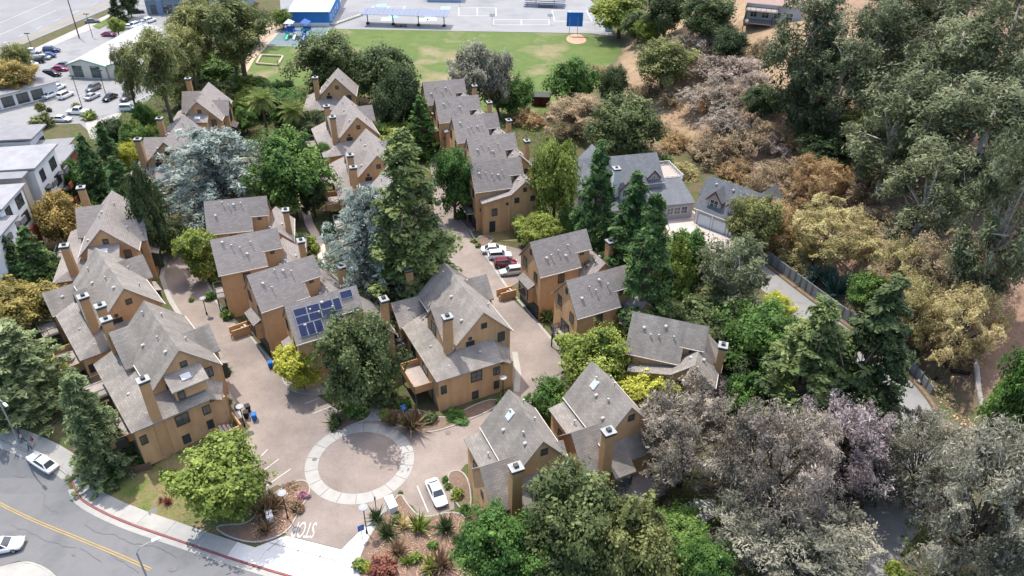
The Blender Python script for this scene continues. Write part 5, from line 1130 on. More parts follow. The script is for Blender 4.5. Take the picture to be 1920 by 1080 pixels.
for ln in SHRUBS.strip().split('\n'):
    a, lab = ln.split('|'); k, lf, *bx = a.split(); tree(k, lf, tuple(float(q) for q in bx), lab, 'shrub', 'shrub', 'shrubs in the planting beds', bark=M_TWIG)
SPIKY = '''
spiky agave 1506 500 1542 536|left blue green agave above the retaining wall
spiky agave 1540 502 1572 534|middle blue green agave above the retaining wall
spiky agave 1548 522 1594 560|right blue green agave above the retaining wall
spiky bronze 478 935 520 975|large bronze flax in the lamp bed
spiky bronze 500 925 530 955|second bronze flax in the lamp bed
spiky bronze 480 955 505 1000|bronze flax left of the white utility cabinet
spiky dark 692 945 718 980|dark flax beside the drive lamp
spiky dark 710 975 742 1012|dark flax in the middle of the mulch garden
spiky dark 820 955 850 1000|tall dark flax behind the mulch garden
spiky bronze 808 1032 845 1072|bronze flax at the bottom of the mulch garden
spiky bronze 730 1008 760 1045|brownish flax in the mulch garden
spiky dark 848 985 866 1020|dark flax at the right of the mulch garden
spiky lime 768 968 800 1000|light grassy flax in the mulch garden
spiky bronze 722 775 750 800|bronze flax left of the garden bed bins
spiky bronze 752 782 792 812|bronze flax at the roundabout bed tip
spiky bronze 770 765 790 790|small bronze flax against the large townhouse
spiky dark 616 770 642 800|dark flax at the roundabout kerb
spiky red 296 928 305 942|left small red flax on the front lawn
spiky red 305 930 320 948|right small red flax on the front lawn
spiky lime 752 1030 770 1060|pale grass clump at the bottom of the mulch garden
spiky strawy 742 945 765 990|straw grass beside the utility box
spiky lime 790 1055 820 1078|pale grass clump beside the bottom bronze flax
spiky olive 1010 565 1035 600|grassy clump by the entry steps
'''
for ln in SPIKY.strip().split('\n'):
    a, lab = ln.split('|'); k, lf, *bx = a.split(); nm = 'agave' if lf == 'agave' else 'flax_plant'; tree(k, lf, tuple(float(q) for q in bx), lab, nm, 'plant', 'spiky plants in the beds', bark=M_TWIG)
# palms: every frond a part
def frondmesh(L, fan=False, seed=0):
    rng = np.random.default_rng(seed); b = MB(); v = []; f = []
    if fan:
        K = 13
        for i in range(K):
            a = -1.35+2.7*i/(K-1); k = len(v); tip = (.5*L+math.cos(a)*.5*L, math.sin(a)*.5*L, -.1*L*abs(math.sin(a))-.08); c = (.5*L+math.cos(a)*.25*L, math.sin(a)*.25*L, .02)
            n_ = (-math.sin(a)*.045*L, math.cos(a)*.045*L, 0); v += [(.5*L, 0, 0), (c[0]+n_[0], c[1]+n_[1], c[2]), tip, (c[0]-n_[0], c[1]-n_[1], c[2])]; f.append((k, k+1, k+2, k+3))
        k = len(v); v += [(0, -.02, 0), (.5*L, -.02, 0), (.5*L, .02, 0), (0, .02, 0)]; f.append((k, k+1, k+2, k+3))
    else:
        K = 22; z = lambda t: .32*L*t-.62*L*t*t; x = lambda t: L*t*(1-.18*t*t)
        for i in range(K):
            t = .12+.86*i/(K-1); ll = L*.2*math.sin(math.pi*min(1, .25+t*.7))+.12
            for s_ in (-1, 1):
                k = len(v); w_ = .05*L/3; p = (x(t), 0, z(t)); q = (x(t)+ll*.55, s_*ll*.85, z(t)-ll*.3); v += [(p[0]-w_, 0, p[2]), (p[0]+w_, 0, p[2]), q, (q[0]-w_, q[1], q[2])]; f.append((k, k+1, k+2, k+3))
        for i in range(8):
            t0, t1 = i/8, (i+1)/8; k = len(v); v += [(x(t0), -.03, z(t0)), (x(t1), -.03, z(t1)), (x(t1), .03, z(t1)), (x(t0), .03, z(t0))]; f.append((k, k+1, k+2, k+3))
    me = mesh('frond', v, f); at = me.attributes.new('tone', 'FLOAT', 'FACE'); at.data.foreach_set('value', np.clip(.5+rng.normal(size=len(me.polygons))*.2, 0, 1).astype(np.float32)); me.materials.append(LEAF['palm']); return me
def palm(px, py, zt, L, label, n=44, fan=False):
    B = T(px, py); e = empty('palm_tree', B, 0, label, 'palm tree', 'palm trees'); b = MB(); b.tube([(0, 0, -.4), (.05, 0, zt*.5), (0, 0, zt)], [.34, .28, .3] if not fan else [.14, .12, .15], 9); b.obj('trunk', M_BARK, e, smooth=True); ms = [frondmesh(L, fan, i) for i in range(3)]
    for i in range(n):
        o = add('frond', ms[i % 3], e, (0, 0, zt)); t = i/n; el = rad(72-104*t); o.rotation_euler = (0, -el, i*2.399)
palm(503, 262, 9.0, 4.2, 'left date palm with a full feathery crown'); palm(556, 262, 6.5, 4.4, 'right date palm beside the middle group of townhouses')
palm(536, 425, 5.6, 1.9, 'left fan palm beside the centre block', 24, True); palm(556, 432, 5.0, 1.8, 'right fan palm beside the centre block', 24, True); palm(548, 478, 4.0, 1.7, 'lower fan palm in front of the centre block chimney', 22, True)
palm(952, 425, 3.2, 1.6, 'small fan palm at the entry wall house', 22, True); palm(972, 440, 2.6, 1.6, 'second small fan palm right of the entry wall house', 22, True)
# small lot trees
for x0, y0, x1, y1, lb in ((66, 190, 84, 212, 'thin young tree on the parking lot island'), (136, 192, 150, 208, 'second thin young tree on the parking lot island')): tree('round', 'olive', (x0, y0, x1, y1), lb, 'broadleaf_tree', 'tree', 'trees and brush around the complex')
# ground cover and litter: nobody could count it
def scatter(name, polys, n, leaf, label, size=.16, up=.3, lift=(0.02, .3), asp=.6, cat='plants', tall=0.0):
    rng = np.random.default_rng(sum(map(ord, name))); pos = []
    areas = []
    W = [np.array(G(p)) for p in polys]
    for w_ in W: x, y = w_[:, 0], w_[:, 1]; areas.append(.5*abs(np.dot(x, np.roll(y, 1))-np.dot(y, np.roll(x, 1))))
    for w_, ar in zip(W, areas):
        k = int(n*ar/sum(areas)); lo, hi = w_.min(0), w_.max(0); q = rng.random((k*3, 2))*(hi-lo)+lo; ins = np.zeros(len(q), bool); j = len(w_)-1
        for i in range(len(w_)):
            a, b = w_[i], w_[j]; c = ((a[1] > q[:, 1]) != (b[1] > q[:, 1])) & (q[:, 0] < (b[0]-a[0])*(q[:, 1]-a[1])/(b[1]-a[1]+1e-12)+a[0]); ins ^= c; j = i
        q = q[ins][:k]; den = .5+.5*np.sin(q[:, 0]*1.7+np.sin(q[:, 1]*1.3)*2)*np.sin(q[:, 1]*1.1+1); q = q[rng.random(len(q)) < .25+.75*den]; pos.append(q)
    q = np.concatenate(pos); hn = np.clip(.5+.5*np.sin(q[:, 0]*.9+1.7*np.sin(q[:, 1]*.7))*np.sin(q[:, 1]*.8+np.sin(q[:, 0]*.6)), 0, 1)**2*tall; p3 = np.column_stack([q, g(q[:, 0], q[:, 1])+rng.uniform(*lift, len(q))+hn*np.sqrt(rng.random(len(q)))]); nr = rdir(rng, len(q), up*3); me = leafmesh(name, p3, nr, size, size*asp, .48+rng.normal(size=len(q))*.2, None, rng); me.materials[0] = LEAF[leaf]; o = add(name, me); tag(o, label, cat, None, 'stuff')
LOW = [[(395, 500), (420, 560), (470, 620), (510, 650), (540, 620), (480, 560), (410, 480)], [(600, 360), (640, 540), (720, 600), (760, 540), (700, 420), (620, 330)], [(620, 690), (600, 740), (640, 770), (700, 790), (745, 770), (740, 640), (680, 640)], [(1010, 420), (1080, 470), (1240, 600), (1440, 640), (1400, 520), (1260, 440), (1080, 380)], [(1060, 690), (1180, 700), (1260, 800), (1210, 880), (1060, 790), (1010, 770)], [(1180, 600), (1130, 660), (1180, 720), (1420, 800), (1560, 760), (1420, 620)], [(0, 480), (90, 470), (160, 620), (200, 760), (60, 800), (-40, 780)], [(470, 150), (620, 200), (620, 320), (480, 300), (420, 180)], [(700, 230), (800, 180), (815, 300), (800, 345), (740, 330)], [(170, 240), (330, 220), (330, 330), (260, 460), (150, 440)], [(870, 970), (1020, 900), (1210, 900), (1380, 950), (1500, 1120), (880, 1120)], [(930, 210), (1010, 220), (1090, 380), (1000, 400), (950, 300)]]
scatter('ground_cover', LOW+[[(180, 240), (330, 150), (470, 110), (450, 160), (350, 230), (230, 330)], [(430, 140), (620, 175), (600, 240), (420, 220)], [(1700, 960), (1860, 880), (1990, 1000), (1990, 1150), (1650, 1150)]], 150000, 'green', 'low green ground cover between the townhouses', .27, .45, (.03, .35), tall=1.7)
scatter('leaf_litter', [[(1640, 660), (1740, 720), (1790, 800), (1840, 820), (1840, 640), (1760, 600)], [(1420, 450), (1560, 570), (1660, 640), (1700, 560), (1560, 470), (1440, 400)], [(1240, 230), (1400, 300), (1620, 420), (1660, 340), (1460, 180), (1300, 60), (1180, 120)]], 42000, 'litter', 'brown fallen leaves and dry weeds on the hillside', .24, .6, (.02, .14))
scatter('lawn_grass', [[(165, 905), (230, 870), (330, 850), (380, 870), (400, 900), (470, 940), (480, 1000), (410, 1005), (300, 970), (200, 935)]], 9000, 'grass', 'short patchy grass of the front lawn', .13, .2, (.04, .1), .35, 'grass')
scatter('bed_bark_chips', [[(690, 1010), (735, 942), (790, 975), (850, 958), (1000, 1090), (690, 1090)], [(470, 985), (530, 915), (582, 925), (540, 1000), (480, 1022)]], 9000, 'litter', 'bark chips spread over the mulch garden', .14, .8, (.12, .16), .5)
# ------------------------------------------------------------------ vehicles
def carparts(kind):
    if ('car', kind) in CACHE: return CACHE[('car', kind)]
    suv = kind == 'suv'; pk = kind == 'pickup'; zt = 1.72 if suv else 1.8 if pk else 1.45; bt = 1.05 if suv or pk else .92; lx = 2.35 if suv else 2.75 if pk else 2.32
    prof = [(-lx, .55, .62*bt+.2, .72), (-lx+.12, .32, bt*.93, .84), (-1.5, .24, bt, .9), (-.6, .22, bt, .91), (.5, .22, bt, .91), (1.15, .24, bt*.97, .9), (lx-.45, .28, bt*.86, .86), (lx-.1, .34, bt*.72, .76), (lx, .45, bt*.6, .66)]
    v = []; f = []; n = 8
    for x, z0, z1, w_ in prof: v += [(x, -w_*.88, z0), (x, -w_, z0+.16), (x, -w_, z1-.12), (x, -w_*.86, z1), (x, w_*.86, z1), (x, w_, z1-.12), (x, w_, z0+.16), (x, w_*.88, z0)]
    for i in range(len(prof)-1):
        for j in range(n): f.append((i*n+j, i*n+(j+1) % n, (i+1)*n+(j+1) % n, (i+1)*n+j))
    f += [tuple(range(n-1, -1, -1)), tuple((len(prof)-1)*n+j for j in range(n))]
    R = {}; b = MB(); b.raw(v, f)
    if suv: base = (-2.2, 1.05, .8); top = (-1.95, .3, .64)
    elif pk: base = (-.9, 1.2, .8); top = (-.75, .55, .66)
    else: base = (-1.75, 1.05, .8); top = (-.95, .3, .6)
    def fr(k): 
        x0 = base[0]+(top[0]-base[0])*k; x1 = base[1]+(top[1]-base[1])*k; w_ = base[2]+(top[2]-base[2])*k; z = bt-.02+(zt-bt+.02)*k; return x0, x1, w_, z
    q = []
    for k in (0, 1): x0, x1, w_, z = fr(k); q += [(x0, -w_, z), (x1, -w_, z), (x1, w_, z), (x0, w_, z)]
    c_ = MB(); c_.raw(q, [(4, 5, 6, 7), (0, 1, 5, 4), (1, 2, 6, 5), (2, 3, 7, 6), (3, 0, 4, 7), (3, 2, 1, 0)])
    x0, x1, w_, z = fr(1); c_.raw([(x0-.02, -w_-.01, z), (x1+.02, -w_-.01, z), (x1+.02, w_+.01, z), (x0-.02, w_+.01, z), (x0+.15, -w_+.12, z+.05), (x1-.12, -w_+.12, z+.05), (x1-.12, w_-.12, z+.05), (x0+.15, w_-.12, z+.05)], [(4, 5, 6, 7), (0, 1, 5, 4), (1, 2, 6, 5), (2, 3, 7, 6), (3, 0, 4, 7)])
    if pk: b = MB(); b.raw(v, f); b.box(-2.6, -1.0, -.72, .72, bt-.02, bt+.02)
    R['body'] = b.me('body', None, True); R['body'].materials.append(None); R['cabin'] = c_.me('cabin', None); R['cabin'].materials.append(None)
    a0, a1 = fr(.1), fr(.9)
    def pane(p, nrm): d = .012; return MB().raw([(x+nrm[0]*d, y+nrm[1]*d, z_+nrm[2]*d) for x, y, z_ in p], [(0, 1, 2, 3)])
    R['windscreen'] = pane([(a0[1], -a0[2]*.9, a0[3]), (a0[1], a0[2]*.9, a0[3]), (a1[1], a1[2]*.9, a1[3]), (a1[1], -a1[2]*.9, a1[3])], (1, 0, .8)).me('windscreen', M_GLASS)
    R['rear_window'] = pane([(a0[0], -a0[2]*.86, a0[3]), (a0[0], a0[2]*.86, a0[3]), (a1[0], a1[2]*.86, a1[3]), (a1[0], -a1[2]*.86, a1[3])], (-1, 0, .8)).me('rear_window', M_GLASS)
    for s_, nm in ((-1, 'sr'), (1, 'sl')): R[nm] = pane([(a0[0]+.2, s_*a0[2], a0[3]), (a0[1]-.2, s_*a0[2], a0[3]), (a1[1]-.05, s_*a1[2], a1[3]), (a1[0]+.12, s_*a1[2], a1[3])], (0, s_, .3)).me('side_window', M_GLASS)
    wb = MB(); wb.tube([(0, -.1, 0), (0, .1, 0)], [.33, .33], 14); R['wheel'] = wb.me('wheel', M_BLACK); wb = MB(); wb.tube([(0, -.11, 0), (0, .11, 0)], [.2, .2], 10); R['rim'] = wb.me('rim', M_CAP)
    R['hl'] = MB().box(lx-.22, lx-.02, -.16, .16, -.06, .06).me('headlight', mat('headlight_lens', [(.6, .62, .64)], .2)); R['tl'] = MB().box(-.04, .08, -.18, .18, -.07, .07).me('taillight', mat('taillight_lens', [(.3, .015, .01)], .3)); R['bt'] = bt; R['lx'] = lx
    CACHE[('car', kind)] = R; return R
PAINT = {k: mat('car_paint_'+k, [c], .25, spec=.5) for k, c in dict(white=(.8, .8, .8), silver=(.45, .47, .49), grey=(.14, .145, .15), black=(.012, .012, .014), navy=(.02, .035, .11), blue=(.03, .08, .25), red=(.13, .008, .02), magenta=(.3, .02, .1), pale=(.5, .6, .68)).items()}
def car(px, py, deg, kind, colr, label, sc=1.0, grp='cars parked around the complex'):
    R = carparts(kind); B = T(px, py); e = empty('pickup_truck' if kind == 'pickup' else 'car', (B[0], B[1], B[2]+.06), rad(deg), label, 'pickup' if kind == 'pickup' else 'car', grp); e.scale = (sc, sc, sc)
    d = .8; sx = (gz(B[0]+math.cos(rad(deg))*d, B[1]+math.sin(rad(deg))*d)-gz(B[0]-math.cos(rad(deg))*d, B[1]-math.sin(rad(deg))*d))/(2*d); e.rotation_euler = (0, -math.atan(sx), rad(deg))
    for k in ('body', 'cabin'): o = add(k, R[k], e); o.material_slots[0].link = 'OBJECT'; o.material_slots[0].material = PAINT[colr]
    add('windscreen', R['windscreen'], e); add('rear_window', R['rear_window'], e); add('side_window', R['sl'], e); add('side_window', R['sr'], e)
    for x in (R['lx']-.9, -R['lx']+.85):
        for y in (-.8, .8): o = add('wheel', R['wheel'], e, (x, y, .33)); add('rim', R['rim'], o)
    for y in (-.6, .6): add('headlight', R['hl'], e, (0, y, R['bt']*.7)); add('taillight', R['tl'], e, (-R['lx']+.03, y, R['bt']*.78))
def hd(x0, y0, x1, y1): a, b = P(x0, y0), P(x1, y1); return math.degrees(math.atan2(b[1]-a[1], b[0]-a[0]))
dstall = hd(782, 911, 803, 961); dmid = 14
car(819, 930, dstall, 'sedan', 'white', 'white sedan parked nose to the mulch garden below the roundabout', .9)
car(81, 872, hd(84, 886, 54, 871), 'sedan', 'white', 'white sedan with black rear window parked on the street', .88)
car(8, 1030, 10, 'sedan', 'white', 'white car cut off by the left edge at the street corner', 1.0)
car(926, 473, 6, 'sedan', 'white', 'white sedan, uppermost of four cars beside the right drive', .95); car(937, 484, 8, 'suv', 'white', 'white crossover with sunroof beside the red car', .88); car(948, 499, 10, 'suv', 'red', 'dark red car between the white and silver ones', .86); car(958, 514, 194, 'suv', 'silver', 'silver hatchback, lowest of four cars beside the right drive', .84)
st = hd(79, 189, 112, 174)
FC = [(98, 98, 10, 'suv', 'navy', 'dark blue car alone on the pale lot by the boulevard'), (62, 100, 15, 'sedan', 'white', 'white car below the boulevard lamp'), (90, 108, 190, 'sedan', 'blue', 'bright blue car in the row by the boulevard'), (80, 112, 190, 'sedan', 'silver', 'silver car left of the bright blue one'), (69, 118, 190, 'suv', 'black', 'black car in the row by the boulevard'), (56, 125, 190, 'sedan', 'white', 'white car at the left end of the boulevard row'), (205, 68, 0, 'sedan', 'magenta', 'magenta car above the hall roof'), (174, 43, 20, 'sedan', 'grey', 'grey car driving on the boulevard'), (122, 126, 5, 'sedan', 'grey', 'dark grey car beside the hall corner'), (113, 133, 5, 'sedan', 'magenta', 'magenta car beside the hall'), (99, 143, 5, 'suv', 'black', 'black car at the end of the short row by the hall'), (110, 168, st, 'sedan', 'white', 'white car in the upper stall row'), (96, 182, st, 'sedan', 'white', 'white sedan at the left of the lower stall row'), (124, 183, st, 'suv', 'white', 'white car with dark tailgate in the lower stall row'), (176, 170, st+180, 'suv', 'grey', 'grey car facing out in the upper stall row'), (174, 185, st, 'sedan', 'silver', 'silver car in the lower stall row'), (207, 187, st+180, 'sedan', 'black', 'black car in the lower stall row'), (240, 187, st+180, 'suv', 'grey', 'dark car at the right end of the lower stall row'), (244, 208, 5, 'suv', 'pale', 'pale blue car half hidden by the light green tree'), (148, 214, 180, 'pickup', 'white', 'white pickup beside the island lamp'), (117, 228, 0, 'sedan', 'white', 'white car roof behind the grey apartment roof'), (50, 178, st, 'sedan', 'white', 'white car beside the brownish olive tree'), (60, 165, st, 'sedan', 'grey', 'grey car above the white one by the olive tree'), (32, 176, 20, 'suv', 'black', 'black car under the brownish olive tree'), (14, 176, 20, 'sedan', 'white', 'white car under the brownish olive tree'), (243, 54, 10, 'sedan', 'white', 'white car at the left end of the row by the round tree'), (258, 50, 70, 'suv', 'white', 'white car in the row behind the hall roof'), (270, 46, 70, 'sedan', 'silver', 'silver car in the row behind the hall roof'), (282, 42, 70, 'suv', 'white', 'white car at the right end of the row behind the hall roof'), (258, 25, 20, 'suv', 'black', 'black car in front of the blue grey shop'), (512, 264, 90, 'sedan', 'silver', 'silver car between the two date palms')]
for a in FC: car(*a)
# ------------------------------------------------------------------ lamps, poles, signs
def lamp(px, py, zt, label, style='disc'):
    B = T(px, py); e = empty('lamp_post', B, 0, label, 'lamp', 'lamp posts')
    if style == 'disc':
        MB().tube([(0, 0, -.2), (0, 0, zt)], [.07, .055], 8).obj('pole', M_BLACK, e); MB().tube([(0, 0, 0), (0, 0, .5)], [.13, .11], 8).obj('base', M_BLACK, e); MB().tube([(0, 0, zt), (0, 0, zt+.1), (0, 0, zt+.2)], [.45, .48, .2], 16).obj('lamp_head', mat('lamp_cap_grey', [(.32, .33, .34)], .5), e); MB().tube([(0, 0, zt-.3), (0, 0, zt)], [.12, .2], 12).obj('lamp_glass', mat('lamp_glass', [(.7, .7, .66)], .3), e)
    elif style == 'flood':
        MB().tube([(0, 0, -.2), (0, 0, zt)], [.1, .07], 8).obj('pole', mat('lot_pole_brown', [(.07, .055, .045)], .6), e); MB().box(-.8, .8, -.18, .18, zt, zt+.2).obj('lamp_head', M_BLACK, e)
    else:
        ax = style; MB().tube([(0, 0, -.2), (0, 0, zt-.6), (ax[0]*.3, ax[1]*.3, zt-.1), (ax[0], ax[1], zt)], [.11, .08, .06, .05], 8).obj('pole', M_CAP, e); a = math.atan2(ax[1], ax[0]); MB().box(-.1, .75, -.17, .17, -.06, .08, .8).obj('lamp_head', M_WHITE, e, (ax[0], ax[1], zt), (0, 0, a))
    return e
lamp(540, 973, 4.2, 'dark lamp post in the bed left of the driveway'); lamp(688, 1000, 4.2, 'dark lamp post in the mulch garden right of the driveway'); lamp(459, 800, 3.4, 'lamp post beside the street side townhouse'); lamp(943, 745, 3.4, 'lamp post at the right corner of the large townhouse'); lamp(388, 590, 3.0, 'small lamp post by the left drive bend')
lamp(156, 207, 8.5, 'tall flood lamp pole in the middle of the parking lot', 'flood'); lamp(95, 232, 5.5, 'flood lamp pole beside the low shop', 'flood'); lamp(198, 176, 6.0, 'flood lamp pole in front of the hall', 'flood'); lamp(174, 70, 7.0, 'flood lamp pole beside the boulevard lawn', 'flood'); lamp(60, 92, 4.5, 'thin lamp pole by the boulevard cars', 'flood')
lamp(38, 833, 8.0, 'grey street light pole at the left edge', (1.6, -1.2)); lamp(285, 1105, 6.5, 'white headed street light at the bottom edge of the street', (1.3, .9)); lamp(1150, 1130, 8.5, 'white tipped light pole at the bottom centre', (.3, .9))
B = P(149, 72); e = empty('utility_pole', (B[0], B[1], 0), 0, 'tall wooden utility pole beside the boulevard', 'pole'); MB().tube([(0, 0, -.3), (0, 0, 13)], [.2, .13], 8).obj('pole', M_BARK, e); MB().box(-1.2, 1.2, -.08, .08, 11.8, 12).obj('crossarm', M_BARK, e)
B = T(680, 1012); e = empty('sign', B, rad(-60), 'small blue and white sign on a post at the driveway', 'sign'); MB().tube([(0, 0, -.2), (0, 0, 2.4)], [.04, .04], 6).obj('post', M_CAP, e); MB().box(-.03, .03, -.35, .35, 1.5, 2.4).obj('sign_plate', mat('sign_blue', [(.08, .14, .4)], .5), e); MB().box(-.04, -.032, -.28, .28, 1.75, 1.95).obj('sign_text_band', M_WHITE, e)
B = T(705, 952); e = empty('marker_post', B, 0, 'short black marker post beside the drive lamp', 'post'); MB().tube([(0, 0, -.2), (0, 0, 1.5)], [.05, .05], 6).obj('post', M_BLACK, e); MB().box(-.06, .06, -.12, .12, 1.3, 1.75).obj('marker_plate', M_BLACK, e)
for px, py, lb, sz in ((735, 958, 'large white utility cabinet beside the mulch garden path', 1.0), (507, 975, 'small white utility cabinet in the lamp bed', .75)):
    B = T(px, py); e = empty('utility_cabinet', B, rad(-62), lb, 'cabinet', 'utility cabinets'); e.scale = (sz, sz, sz); MB().box(-.85, .85, -.42, .42, 0, 1.5).obj('housing', M_WHITE, e); MB().box(-.92, .92, -.48, .48, 1.5, 1.6).obj('lid', M_WHITE, e); MB().box(-.8, 0, -.45, -.42, .15, 1.4).obj('door', M_WHITE, e); MB().box(.02, .8, -.45, -.42, .15, 1.4).obj('door', M_WHITE, e)
def bin_(px, py, c, lb, a=0):
    B = T(px, py); e = empty('wheelie_bin', (B[0], B[1], B[2]+.03), a, lb, 'bin', 'wheelie bins'); k = ('bin', c)
    if k not in CACHE:
        m_ = mat('bin_'+c, [dict(blue=(.01, .13, .42), black=(.015, .016, .017))[c]], .45); b = MB(); b.raw([(-.24, -.26, .08), (.24, -.26, .08), (.24, .26, .08), (-.24, .26, .08), (-.32, -.32, 1.0), (.32, -.32, 1.0), (.32, .4, 1.0), (-.32, .4, 1.0)], [(3, 2, 1, 0), (4, 5, 6, 7), (0, 1, 5, 4), (1, 2, 6, 5), (2, 3, 7, 6), (3, 0, 4, 7)]); l_ = MB(); l_.box(-.34, .34, -.36, .46, 1.0, 1.08, .85); w_ = MB(); w_.tube([(-.3, .3, .12), (.3, .3, .12)], [.12, .12], 10); CACHE[k] = (b.me('tub', m_), l_.me('lid', m_), w_.me('wheels', M_BLACK))
    for nm, me in zip(('tub', 'lid', 'wheels'), CACHE[k]): add(nm, me, e)
bin_(508, 690, 'blue', 'blue wheelie bin by the yellow tree at the left drive', .4); bin_(517, 694, 'black', 'black wheelie bin beside the yellow tree bed', .5); bin_(478, 788, 'blue', 'blue wheelie bin beside the street side townhouse', .3); bin_(466, 772, 'black', 'upper black wheelie bin beside the lamp post', .6); bin_(463, 784, 'black', 'lower black wheelie bin beside the lamp post', .2); bin_(849, 386, 'blue', 'blue topped bin below the dense drive tree', .3); bin_(807, 300, 'blue', 'far blue bin at the end of the right drive', .3); bin_(757, 775, 'blue', 'blue bin half hidden by the ball shrubs', .4)
for px, py, lb in ((432, 757, 'round planter pot nearest the lamp post'), (445, 768, 'round planter pot left of the black bins'), (441, 800, 'boulder like planter by the entry path')):
    B = T(px, py); e = empty('planter_pot', B, 0, lb, 'planter', 'planter pots'); MB().tube([(0, 0, 0), (0, 0, .35), (0, 0, .5)], [.2, .3, .28], 12).obj('pot', mat('terracotta', [(.24, .12, .075)], .8), e); me, tk, r0, h0, cb = proto('shrub', 0); o = add('foliage', me, e, (0, 0, .45)); o.material_slots[0].link = 'OBJECT'; o.material_slots[0].material = LEAF['lime']; o.scale = (.4, .4, .5)
# log and fallen wood on the hillside
def log(pl, r, label, m_=None):
    pts = [T(*p) for p in pl]; e = empty('fallen_log', pts[0], 0, label, 'log', 'fallen wood'); b = MB(); b.tube([(p-pts[0])+np.array([0, 0, r*.7]) for p in pts], [r*(1-.25*i/len(pts)) for i in range(len(pts))], 9); b.obj('log', m_ or M_BARKG, e)
log([(1828, 668), (1830, 700), (1834, 735), (1840, 766)], .38, 'long pale log lying down the hillside at the right'); log([(1783, 697), (1800, 699), (1818, 703)], .28, 'short charred log left of the long pale one', M_BLACK); log([(1752, 712), (1756, 714)], .35, 'dark stump above the hill road', M_BLACK); log([(1720, 720), (1728, 712)], .3, 'pale broken stump at the end of the retaining wall'); log([(1695, 690), (1725, 712), (1752, 735)], .16, 'thin fallen branch along the road bank', M_BARK)
# playground climbing frame
B = P(560, 70); pg = empty('playground_frame', (B[0], B[1], .1), 0, 'blue climbing frame with green slides on the teal mat', 'playground'); cb_ = mat('play_blue', [(.02, .1, .4)], .4); cg = mat('play_green', [(.05, .42, .28)], .4); cl = mat('play_pale', [(.5, .55, .6)], .5)
for x, y in ((-4, 0), (-4, 2.4), (-1.6, 0), (-1.6, 2.4), (1.2, 0), (1.2, 2.4), (3.6, 0), (3.6, 2.4)): MB().tube([(x, y, 0), (x, y, 4.4)], [.09, .09], 7).obj('post', cb_, pg)
for x, z in ((-4, 1.5), (1.2, 2.0)): MB().box(x, x+2.4, 0, 2.4, z-.12, z).obj('platform', cb_, pg)
MB().box(-1.6, 1.2, .6, 1.8, 1.65, 1.75).obj('bridge', cb_, pg)
for x, z in ((-4, 4.4), (1.2, 4.6)): b = MB(); b.raw([(x-.3, -.3, z-.3), (x+2.7, -.3, z-.3), (x+2.7, 2.7, z-.3), (x-.3, 2.7, z-.3), (x+1.2, 1.2, z+.9)], [(0, 1, 4), (1, 2, 4), (2, 3, 4), (3, 0, 4), (3, 2, 1, 0)]); b.obj('canopy_roof', cl if x < 0 else cb_, pg)
def slide(x, z, w_, L, m_): b = MB(); b.raw([(x-w_, 0, z), (x+w_, 0, z), (x+w_, -L, .35), (x-w_, -L, .35), (x-w_, 0, z-.12), (x+w_, 0, z-.12), (x+w_, -L, .2), (x-w_, -L, .2)], [(0, 1, 2, 3), (7, 6, 5, 4), (0, 4, 5, 1), (1, 5, 6, 2), (2, 6, 7, 3), (3, 7, 4, 0)]); [b.raw([(q, 0, z), (q, -L, .35), (q, -L, .65), (q, 0, z+.35)], [(0, 1, 2, 3)]) for q in (x-w_, x+w_)]; b.obj('slide', m_, pg)
slide(-3, 1.5, .45, 4.0, cg); slide(-.6, 1.6, .4, 3.8, cl); slide(2.4, 2.0, .5, 4.6, cb_); slide(4.6, 1.8, .4, 4.0, cg)
for x in (-4, 1.2): MB().box(x, x+2.4, -.05, .03, 1.9, 2.7).obj('guard_panel', cb_ if x < 0 else cg, pg); MB().box(x, x+2.4, 2.38, 2.46, 1.9, 2.7).obj('guard_panel', cb_, pg)
# sand pit of logs
c4 = [P(481, 121), P(521, 124), P(531, 107), P(490, 105)]
for i in range(4):
    a, b_ = c4[i], c4[(i+1) % 4]; e = empty('border_log', a, math.atan2(b_[1]-a[1], b_[0]-a[0]), ['front', 'right', 'back', 'left'][i]+' pale log edging the square on the school grass', 'log', 'logs around the grass square'); L = np.linalg.norm(b_-a); MB().tube([(.2, 0, .3), (L-.2, 0, .3)], [.35, .3], 8).obj('log', mat('pale_log', [(.5, .4, .3)], .9), e)
# blue ball screen, bleachers, court furniture
B = P(1066, 67); e = empty('ball_screen', B, 0, 'large bright blue square screen on two posts by the red infield', 'screen')
w0 = P(1077, 67); wsc = Q(w0)[2]/F
for x in (0, 15*wsc): MB().tube([(x+1*wsc, 0, -.2), (x+1*wsc, 0, 6)], [.09, .09], 7).obj('post', M_ST, e)
MB().box(-5*wsc, 25*wsc, -.05, .05, 3.0, 7.4).obj('screen_panel', mat('screen_blue', [(.01, .14, .5)], .6), e)
B = P(982, 14); e = empty('bleachers', B, rad(-6), 'dark blue tiered bleachers at the top of the school court', 'bleachers')
for i in range(5):
    MB().box(0, 15, i*1.5, i*1.5+.5, .35+.35*i, .45+.35*i).obj('bench', mat('bleacher_blue', [(.03, .07, .16)], .6), e); MB().box(0, 15, i*1.5+.7, i*1.5+1.2, .1+.35*i, .18+.35*i).obj('footboard', M_ST, e)
b = MB(); [b.box(x, x+.12, 0, 7, 0, .4) for x in (.5, 5, 10, 14.4)]; b.obj('frame', M_ST, e); MB().box(4, 11, 1, 6, 4.2, 4.3).obj('shade_cover', mat('shade_blue', [(.03, .22, .6)], .7), e); [MB().tube([(x, y, 0), (x, y, 4.2)], [.08, .08], 6).obj('post', M_ST, e) for x in (4.1, 10.9) for y in (1.1, 5.9)]
